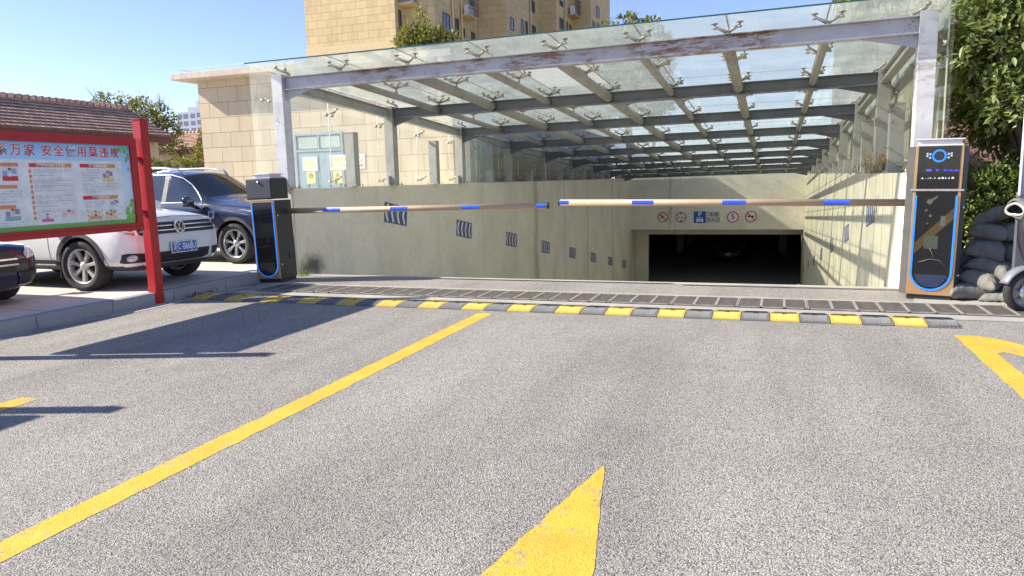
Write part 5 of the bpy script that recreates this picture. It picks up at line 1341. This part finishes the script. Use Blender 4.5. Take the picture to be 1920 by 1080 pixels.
    for c in cut: bpy.data.objects.remove(c)
    # wheels
    def wheel(ax, s, yaw):
        c = Vector((ax, s*tr, wr)); mm = Matrix.Translation(c) @ Matrix.Rotation(yaw, 4, 'Z') @ Matrix.Rotation(pi/2 * s, 4, 'X').inverted()
        m = MB(); h = ww/2; rr_ = wr*.70
        m.lathe([(rr_, -h*.8), (wr*.80, -h*1.02), (wr*.93, -h*1.0), (wr*.985, -h*.86), (wr, -h*.55), (wr, h*.55), (wr*.985, h*.86), (wr*.93, h*1.0), (wr*.80, h*1.02), (rr_, h*.8)], mm, 56)
        for g in (-.5, -.17, .17, .5): m.lathe([(wr*1.002, h*g-.012), (wr*1.006, h*g-.010), (wr*1.006, h*g+.012), (wr*1.002, h*g+.014)], mm, 56)
        for i in range(64):
            a = 2*pi*i/64
            for q in (-1, 1): m.bar(mm @ Vector((wr*.992*cos(a), wr*.992*sin(a), q*h*.60)), mm @ Vector((wr*.968*cos(a+.03), wr*.972*sin(a+.03), q*h*.93)), .011, .010, mm.to_3x3() @ Vector((cos(a), sin(a), 0)))
        w = m.build('wheel', MT['tyre'], t)
        m = MB(); m.lathe([(rr_*1.0, h*.80), (rr_*1.01, h*.88), (rr_*.95, h*.86), (rr_*.92, h*.70), (rr_*.90, h*.2), (rr_*.90, -h*.7), (rr_, -h*.8)], mm, 48)
        m.lathe([(0, h*.78), (wr*.085, h*.78), (wr*.095, h*.72), (wr*.17, h*.62), (wr*.19, h*.45), (wr*.19, h*.2)], mm, 28)
        n, dbl = spokes
        for i in range(n):
            a = 2*pi*i/n + .2
            for off in ((-.085, .085) if dbl else (0,)):
                w0, w1 = (wr*.055, wr*.06) if dbl else (wr*.10, wr*.155)
                p0 = (wr*.12*cos(a+off*.6), wr*.12*sin(a+off*.6)); p1 = (rr_*.94*cos(a+off), rr_*.94*sin(a+off)); tv = Vector((-sin(a), cos(a)))
                q = [Vector((*p0, 0)) - Vector((*tv, 0))*w0/2*(1), Vector((*p0, 0)) + Vector((*tv, 0))*w0/2, Vector((*p1, 0)) + Vector((*tv, 0))*w1/2, Vector((*p1, 0)) - Vector((*tv, 0))*w1/2]
                zt = (h*.62, h*.62, h*.74, h*.74); vs = [mm @ (p + Vector((0, 0, z))) for p, z in zip(q, zt)] + [mm @ (p + Vector((0, 0, z - .05))) for p, z in zip(q, zt)]
                m.add(vs, [(0,1,2,3), (4,7,6,5), (0,4,5,1), (1,5,6,2), (2,6,7,3), (3,7,4,0)])
        m.build('rim', mats['rim'], w, .004)
        m = MB(); m.lathe([(0, h*.1), (rr_*.88, h*.1), (rr_*.88, h*.05)], mm, 32); m.build('brake_disc', MT['plastic'], w)
        for i in range(5):
            pass
    for k, ax in enumerate(axles):
        for s in (-1, 1): wheel(ax, s, wheel_yaw if k == 0 else 0)
    def patch(nm_, poly, axis, mat, off=.004, th=.012, grid=.05, parent=None, both=False):
        """lay a shaped plate on the body: poly in (y, z) seen from the front, (x, z) from the right side or (x, y) from above"""
        for mir in ((1, -1) if both else (1,)):
            pp = poly
            b2 = bmesh.new(); a0 = 0
            vs = [b2.verts.new(((p[0] if axis != 'F' else 0), (p[0]*mir if axis == 'F' else (p[1]*mir if axis == 'T' else 0)), p[1] if axis != 'T' else 0)) for p in pp]
            b2.faces.new(vs)
            lo = [min(v.co[i] for v in b2.verts) for i in range(3)]; hi = [max(v.co[i] for v in b2.verts) for i in range(3)]
            for i in range(3):
                if hi[i] - lo[i] < 1e-6: continue
                k = int((hi[i]-lo[i])/grid)
                for j in range(1, k+1):
                    no = [0,0,0]; no[i] = 1; pc = [0,0,0]; pc[i] = lo[i] + (hi[i]-lo[i])*j/(k+1)
                    bmesh.ops.bisect_plane(b2, geom=b2.verts[:]+b2.edges[:]+b2.faces[:], plane_co=pc, plane_no=no)
            D = {'F': Vector((-1,0,0)), 'S': Vector((0,1,0)) * mir, 'T': Vector((0,0,-1))}[axis]
            ok = True; last = None
            for v in b2.verts:
                h_, nn_, _, _ = bvh.ray_cast(v.co - D*4, D)
                if h_ is None: h_ = v.co + D * ((last - v.co).dot(D) if last is not None else 0)
                else: last = h_
                v.co = h_ - D*off
            bmesh.ops.recalc_face_normals(b2, faces=b2.faces)
            if sum((f.normal.dot(D)*f.calc_area() for f in b2.faces)) > 0: bmesh.ops.reverse_faces(b2, faces=b2.faces)
            r = bmesh.ops.extrude_face_region(b2, geom=b2.faces[:])
            for g in r['geom']:
                if isinstance(g, bmesh.types.BMVert): g.co -= D*th*.6
            for f in b2.faces: f.smooth = False
            m2 = bpy.data.meshes.new(nm_); bmesh.ops.recalc_face_normals(b2, faces=b2.faces); b2.to_mesh(m2); b2.free(); m2.materials.append(mat)
            p = bpy.data.objects.new(nm_, m2); COL.objects.link(p); p.parent = parent or t
        return p
    def hit(axis, p):
        D = {'F': Vector((-1,0,0)), 'S': Vector((0,1,0)), 'T': Vector((0,0,-1))}[axis]
        o_ = Vector((0, p[0], p[1])) if axis == 'F' else (Vector((p[0], 0, p[1])) if axis == 'S' else Vector((p[0], p[1], 0)))
        h_, n_, _, _ = bvh.ray_cast(o_ - D*4, D); return h_ if h_ is not None else o_
    return t, patch, hit

def scale_rings(rings, sx=1, sy=1, sz=1): return [(x*sx, [(dx*sx, y*sy, z*sz) for dx, y, z in p]) for x, p in rings]
SUV = [
 (-.03, [(-.10,0,.30),(-.10,.46,.30),(-.02,.64,.40),(0,.68,.56),(-.02,.67,.74),(-.08,.63,.89),(-.11,.42,.945),(-.12,.2,.965),(-.12,0,.97)]),
 (-.14, [(-.02,0,.26),(-.02,.66,.26),(0,.79,.40),(0,.82,.58),(0,.80,.78),(-.04,.74,.93),(-.06,.5,.985),(-.07,.25,1.0),(-.07,0,1.005)]),
 (-.36, [(0,0,.23),(0,.80,.24),(0,.885,.40),(0,.90,.62),(0,.88,.83),(0,.80,.965),(0,.53,1.02),(0,.26,1.035),(0,0,1.04)]),
 (-.90, [(0,0,.22),(0,.82,.24),(0,.905,.42),(0,.92,.68),(0,.895,.90),(0,.82,1.01),(0,.56,1.07),(0,.28,1.09),(0,0,1.095)]),
 (-1.36, [(0,0,.22),(0,.82,.24),(0,.905,.42),(0,.925,.70),(0,.90,.94),(0,.825,1.045),(.02,.66,1.085),(.09,.34,1.115),(.11,0,1.12)]),
 (-1.52, [(0,0,.22),(0,.82,.24),(0,.905,.42),(0,.925,.70),(0,.90,.95),(.02,.815,1.06),(-.02,.70,1.16),(.06,.36,1.20),(.08,0,1.205)]),
 (-2.10, [(0,0,.22),(0,.82,.24),(0,.905,.42),(0,.925,.72),(0,.90,.96),(0,.82,1.07),(-.05,.655,1.52),(.03,.50,1.595),(.08,0,1.625)]),
 (-2.36, [(0,0,.22),(0,.82,.24),(0,.905,.42),(0,.925,.72),(0,.90,.97),(0,.82,1.075),(0,.645,1.575),(0,.50,1.645),(0,0,1.675)]),
 (-2.46, [(0,0,.22),(0,.82,.24),(0,.905,.42),(0,.925,.72),(0,.90,.97),(0,.82,1.076),(0,.643,1.585),(0,.50,1.652),(0,0,1.682)]),
 (-3.35, [(0,0,.22),(0,.82,.24),(0,.905,.42),(0,.925,.72),(0,.90,.99),(0,.82,1.09),(0,.635,1.575),(0,.50,1.65),(0,0,1.68)]),
 (-4.05, [(0,0,.26),(0,.80,.30),(0,.885,.46),(0,.90,.74),(0,.875,1.02),(0,.79,1.12),(.08,.60,1.50),(.1,.47,1.59),(.12,0,1.62)]),
 (-4.42, [(0,0,.36),(0,.70,.36),(0,.80,.50),(0,.82,.76),(.02,.79,1.0),(.05,.71,1.10),(.16,.55,1.40),(.18,.42,1.48),(.2,0,1.50)])]
SUV = [(x, [(dx, y + ((.04 if j == 5 else .02 if j == 6 else 0) if i >= 4 else 0), z) for j, (dx, y, z) in enumerate(p)]) for i, (x, p) in enumerate(SUV)]
GLS = {}
for i in (5, 6): GLS[(i, 5)] = 0
GLS.update({(6,5):1, (8,5):1, (9,5):1, (5,6):2, (5,7):2, (10,6):2, (10,7):2, (5,5):1})
FE = dict(glass=GLS, crease={4:.35, 5:.9, 6:.85, 2:.2}, xcrease=[(5,6,8,.9),(6,6,8,.9),(5,5,6,.6),(7,5,6,.9),(8,5,6,.9),(10,5,6,.8),(10,6,8,.6),(11,0,8,.5),(0,0,8,.35)], arch=.055, clad_z=lambda x: .335 if x > -.62 else .40)

def badge(t, hit, y, z, r, ring_only=False):
    p = hit('F', (y, z)); f = frame(p + Vector((.030, 0, 0)), (0, 1, 0), (-.12, 0, 1)); f = Matrix.Translation(f.translation) @ f.to_3x3().to_4x4() if False else f
    m = MB(); m.ring((0, 0), r*.84, r, .016, f, 32)
    if not ring_only:
        def st(a, b, w=.012):
            a = Vector((*a, .004))*1; b = Vector((*b, .004)); m.bar(f @ Vector((a.x*r, a.y*r, .006)), f @ Vector((b.x*r, b.y*r, .006)), w, .010, f.to_3x3() @ Vector((0, 0, 1)))
        for s in (-1, 1): st((s*.36,.78),(0,.10)); st((s*.78,.42),(s*.36,-.76)); st((s*.36,-.76),(0,.02))
    b = m.build('badge', MT['chrome'], t)
    m = MB(); m.disc((0, 0), r*.84, .004, f, 28); m.build('badge_field', MT['plastic'], b)
    return b
def number_plate(t, hit, y, z, w, h, s1, s2, tilt=.0, dx=.012):
    p = hit('F', (y, z)); f = frame(p + Vector((dx, 0, 0)), (0, 1, 0), (0, 0, 1))
    m = MB(); m.prism([(-w/2-.014,-h/2-.014),(w/2+.014,-h/2-.014),(w/2+.014,h/2+.014),(-w/2-.014,h/2+.014)], .012, f); b = m.build('plate_frame', MT['silver'], t, .004)
    m = MB(); f2 = f @ Matrix.Translation((0, 0, .0125)); m.prism([(-w/2,-h/2),(w/2,-h/2),(w/2,h/2),(-w/2,h/2)], .002, f2); m.build('number_plate', MT['plate_blue'], b)
    f3 = f2 @ Matrix.Translation((0, 0, .0035))
    text('plate_lettering', s1, h*.86, f3 @ Matrix.Translation((-w*.30, .0, 0)), MT['plate_white'], b, .0012, .001, 'CENTER', .66)
    text('plate_lettering', s2, h*.92, f3 @ Matrix.Translation((w*.195, .0, 0)), MT['plate_white'], b, .0012, .001, 'CENTER', .66)
    m = MB(); m.disc((-w*.095, 0), h*.05, .002, f3, 10); m.build('plate_dot', MT['plate_white'], b)
    m = MB()
    for x in (-w*.28, w*.28):
        for zz in (-h*.42, h*.42): m.disc((x, zz), .009, .004, f2 @ Matrix.Translation((0, 0, .002)), 8)
    m.build('plate_bolt', MT['chrome'], b)

# white SUV
t, patch, hit = car('parked_car', 'white compact SUV with a blue number plate, parked nose out behind the red notice board', 'car', (-7.86, 8.17, .15), radians(-2), scale_rings(SUV, 1.02, 1.0, .99),
    dict(paint=MT['car_white'], side=MT['car_side_glass'], clad=MT['cladding'], rim=MT['alloy']), (-.93, -3.55), .342, .235, .80, (7, False), FE, radians(6))
grille = [(-.66,.745),(-.70,.885),(-.62,.90),(.62,.90),(.70,.885),(.66,.745)]
g = patch('grille', grille, 'F', MT['plastic'], .004, .014, .06)
for z in (.785, .845): patch('chrome_strip', [(-.66,z),(.66,z),(.66,z+.016),(-.66,z+.016)], 'F', MT['chrome'], .013, .014, .06, g)
badge(t, hit, 0, .822, .092)
patch('lower_grille', [(-.50,.375),(-.52,.50),(.52,.50),(.50,.375),(.40,.345),(-.40,.345)], 'F', MT['plastic'], .003, .010, .06)
for z in (.39, .43, .47): patch('grille_slat', [(-.50,z),(.50,z),(.50,z+.008),(-.50,z+.008)], 'F', MT['cladding'], .010, .010, .08)
for s in (-1, 1):
    h1 = patch('headlight', [(s*.70,.745),(s*.66,.885),(s*.80,.935),(s*.865,.93),(s*.875,.86),(s*.80,.77)], 'F', MT['lamp'], .003, .012, .04)
    patch('indicator', [(s*.73,.752),(s*.72,.785),(s*.80,.80),(s*.80,.775)], 'F', MT['lamp_red'], .011, .008, .04, h1)
    patch('lamp_bulb', [(s*(.75+.045*cos(a)), .85+.045*sin(a)) for a in [2*pi*i/12 for i in range(12)]], 'F', MT['plastic'], .011, .006, .04, h1)
    patch('fog_lamp_housing', [(s*.585,.385),(s*.575,.50),(s*.80,.515),(s*.835,.50),(s*.83,.39),(s*.80,.375)], 'F', MT['plastic'], .003, .010, .04)
    patch('fog_lamp', [(s*(.76+.045*cos(a)), .445+.045*sin(a)) for a in [2*pi*i/14 for i in range(14)]], 'F', MT['lamp'], .011, .006, .05)
number_plate(t, hit, -.0+.02, .545, .44, .14, '苏C', 'B668U', dx=.02)
patch('hood_gap', [(-.79,.915),(-.60,.948),(0,.972),(.60,.948),(.79,.915),(.79,.921),(.6,.955),(0,.980),(-.6,.955),(-.79,.921)], 'F', MT['plastic'], .001, .002, .05)
for x in (-1.50, -2.42): patch('door_gap', [(x,.33),(x+.008,.33),(x+.008,1.02),(x,1.02)], 'S', MT['plastic'], .001, .002, .06)
patch('rocker_panel', [(-1.40,.26),(-3.05,.26),(-3.05,.42),(-1.40,.42)], 'S', MT['cladding'], .004, .02, .1); patch('rocker_strip', [(-1.42,.345),(-3.05,.345),(-3.05,.365),(-1.42,.365)], 'S', MT['silver'], .024, .01, .15)
patch('door_handle', [(-2.15,.87),(-2.35,.87),(-2.35,.90),(-2.15,.90)], 'S', MT['car_white'], .01, .03, .05)
def arch_trim(patch, ax, wr, ri, ro, mat, th=.018):
    n = 22; a0, a1 = -.15, pi + .15
    P = [(ax + ro*cos(a0+(a1-a0)*i/n), wr + ro*sin(a0+(a1-a0)*i/n)) for i in range(n+1)] + [(ax + ri*cos(a1-(a1-a0)*i/n), wr + ri*sin(a1-(a1-a0)*i/n)) for i in range(n+1)]
    for mir in (1, -1):
        patch('arch_trim', P, 'S', mat, .002, th, .5, None, False) if mir == 1 else None
arch_trim(patch, -.93, .342, .402, .455, MT['cladding']); arch_trim(patch, -3.55, .342, .402, .455, MT['cladding'])
m = MB(); m.box(-1.345, -1.325, -.90, -.66, .17, .52); m.build('mud_flap', MT['plastic'], t, .006)
def mirror(t, paint, x, y, z, s=-1):
    m = MB(); bmv = bmesh.new(); bmesh.ops.create_uvsphere(bmv, u_segments=20, v_segments=12, radius=1)
    for v in bmv.verts:
        c = v.co; q = Vector([math.copysign(abs(k)**.7, k) for k in c]); v.co = Vector((x + q.x*(.075 if q.x > 0 else .04), y + s*(.11 + q.y*.12), z + q.z*.085))
    me = bpy.data.meshes.new('wing_mirror'); 
    for f in bmv.faces: f.smooth = True
    bmv.to_mesh(me); bmv.free(); o = bpy.data.objects.new('wing_mirror', me); COL.objects.link(o); o.parent = t; me.materials.append(paint)
    m = MB(); m.bar((x, y + s*.02, z-.085), (x, y - s*.10, z-.12), .07, .05); m.cbox((x+.0, y+s*.10, z-.075), (.10, .20, .05)); m.build('mirror_foot', MT['plastic'], o, .012)
mirror(t, MT['car_white'], -1.62, -.93, 1.09); mirror(t, MT['car_white'], -1.62, .93, 1.09, 1)

# navy SUV, farther
t2, patch, hit = car('parked_car', 'navy blue SUV with roof rails parked between the white car and the cream building', 'car', (-8.02, 11.42, .15), radians(-1), scale_rings(SUV, 1.06, 1.0, 1.015),
    dict(paint=MT['car_navy'], side=MT['car_side_glass'], clad=MT['cladding'], rim=MT['silver']), (-.95, -3.75), .362, .245, .80, (7, True), FE, 0)
for x in (-1.60, -2.54): patch('door_gap', [(x,.36),(x+.008,.36),(x+.008,1.06),(x,1.06)], 'S', MT['plastic'], .001, .002, .06)
arch_trim(patch, -.95, .362, .420, .478, MT['cladding']); arch_trim(patch, -3.75, .362, .420, .478, MT['cladding'])
patch('side_vent', [(-1.47,.80),(-1.48,.93),(-1.36,.945),(-1.34,.93),(-1.36,.82)], 'S', MT['chrome'], .003, .012, .05); patch('vent_inset', [(-1.45,.825),(-1.455,.905),(-1.375,.915),(-1.39,.835)], 'S', MT['plastic'], .012, .008, .05)
for s in (-1, 1):
    patch('headlight', [(s*.62,.80),(s*.62,.90),(s*.84,.965),(s*.885,.965),(s*.88,.88),(s*.80,.81)], 'F', MT['lamp'], .003, .012, .04)
patch('headlight', [(-.16,.86),(-.20,.935),(-.52,.975),(-.40,.90)], 'S', MT['lamp'], .003, .010, .04)
patch('grille', [(-.5,.56),(-.56,.84),(.56,.84),(.5,.56)], 'F', MT['plastic'], .004, .014, .06); badge(t2, hit, 0, .72, .07, True)
mirror(t2, MT['car_navy'], -1.78, -.95, 1.13); mirror(t2, MT['car_navy'], -1.78, .95, 1.13, 1)
for s in (-1, 1):                                         # roof rails
    m = MB(); m.tube([(-2.26, s*.55, 1.60), (-2.40, s*.575, 1.705), (-2.8, s*.575, 1.745), (-3.6, s*.565, 1.745), (-4.15, s*.55, 1.69), (-4.25, s*.54, 1.64)], [.018, .022, .022, .022, .022, .018], 10); m.build('roof_rail', MT['silver'], t2)
    pts = []
    for p in ((-1.66,1.075), (-1.72,1.16), (-1.87,1.30), (-2.03,1.42), (-2.24,1.545), (-2.5,1.607), (-2.95,1.625), (-3.5,1.61), (-4.1,1.545)):
        pts.append(hit('S', p) if s < 0 else Vector((hit('S', p).x, -hit('S', p).y, p[1])))
    m = MB(); m.tube([p + Vector((0, s*.006, 0)) for p in pts], .013, 8); m.build('window_trim', MT['chrome'], t2)
    pts = [hit('S', p) for p in ((-1.64,1.09), (-1.9,1.098), (-2.5,1.10), (-3.4,1.112), (-4.1,1.13))]; m = MB(); m.tube([Vector((p.x, -p.y*s if s > 0 else p.y, p.z)) + Vector((0, s*.006, 0)) for p in pts], .011, 8); m.build('window_trim', MT['chrome'], t2)
patch('door_pillar', [(-2.50,1.10),(-2.60,1.10),(-2.62,1.60),(-2.53,1.60)], 'S', MT['plastic'], .002, .006, .08)
patch('door_handle', [(-2.30,.93),(-2.52,.93),(-2.52,.96),(-2.30,.96)], 'S', MT['car_navy'], .01, .03, .05)
m = MB(); m.tube([(-1.50, -.62, 1.135), (-1.66, -.1, 1.20), (-1.58, .1, 1.19)], .010, 6); m.tube([(-1.50, .1, 1.14), (-1.70, .6, 1.19)], .010, 6); m.build('wiper', MT['plastic'], t2)
m = MB(); m.tube([(-4.3, .0, 1.66), (-4.42, 0, 1.72)], .012, 6); m.build('aerial', MT['plastic'], t2)

# midnight blue saloon: its front left corner shows at the left edge
SED = [(x, [(dx, y, z if z < .5 else .5 + (z-.5)*k) for dx, y, z in p]) for (x, p), k in zip(scale_rings(SUV, 1.03, .99, .92), (.74,.74,.74,.74,.74,.76,.72,.72,.72,.72,.70,.68))]
SED = [(x, [(dx, y, z*1.0 - .05) for dx, y, z in p]) for x, p in SED]
t3, patch, hit = car('parked_car', 'midnight blue saloon whose headlight corner shows under the notice board at the left edge', 'car', (-8.45, 5.72, .15), radians(0), SED,
    dict(paint=MT['car_dark'], side=MT['car_side_glass'], clad=MT['car_dark'], rim=MT['silver']), (-.90, -3.72), .325, .225, .795, (5, True), FE, 0)
for s in (-1, 1):
    h1 = patch('headlight', [(s*.60,.565),(s*.58,.62),(s*.655,.70),(s*.78,.745),(s*.84,.745),(s*.85,.69),(s*.76,.61)], 'F', MT['lamp'], .003, .014, .035)
    for a in (.665, .745): patch('lamp_bulb', [(s*(a+.032*cos(b)), .66+.15*(a-.665)+.032*sin(b)) for b in [2*pi*i/12 for i in range(12)]], 'F', MT['chrome'], .012, .006, .04, h1)
    patch('lamp_strip', [(s*.61,.585),(s*.70,.715),(s*.71,.71),(s*.62,.578)], 'F', MT['ink_white'], .014, .004, .03, h1)
    patch('air_intake', [(s*.50,.255),(s*.46,.40),(s*.80,.43),(s*.835,.42),(s*.83,.28),(s*.80,.245)], 'F', MT['plastic'], .004, .008, .04)
    patch('intake_blade', [(s*.50,.24),(s*.48,.26),(s*.80,.275),(s*.835,.29),(s*.835,.27),(s*.80,.245)], 'F', MT['silver'], .012, .014, .04)
    patch('intake_blade', [(s*.50,.25),(s*.455,.405),(s*.475,.405),(s*.52,.26)], 'F', MT['car_dark'], .010, .016, .04)
g = patch('grille', [(-.42,.43),(-.50,.60),(-.44,.66),(.44,.66),(.50,.60),(.42,.43)], 'F', MT['plastic'], .004, .012, .05)
for z in (.50, .565): patch('chrome_strip', [(-.47,z),(.47,z),(.47,z+.02),(-.47,z+.02)], 'F', MT['chrome'], .014, .014, .05, g)
mirror(t3, MT['car_dark'], -1.62, -.92, .94); mirror(t3, MT['car_dark'], -1.62, .92, .94, 1)

# a car standing in the dark hall below
gcar = copy_tree(t2); gcar['label'] = 'car facing out of the dark garage, only its lamps and plate visible'; gcar.location = (-3.0, 56.0, FLOOR + .003); gcar.rotation_euler = (0, 0, -pi/2)
p = MB(); f = frame((.04, 0, .62), (0, 1, 0), (0, 0, 1)); p.prism([(-.24,-.08),(.24,-.08),(.24,.08),(-.24,.08)], .01, f); p.build('number_plate', MT['plate_white'], gcar)
flush_texts()
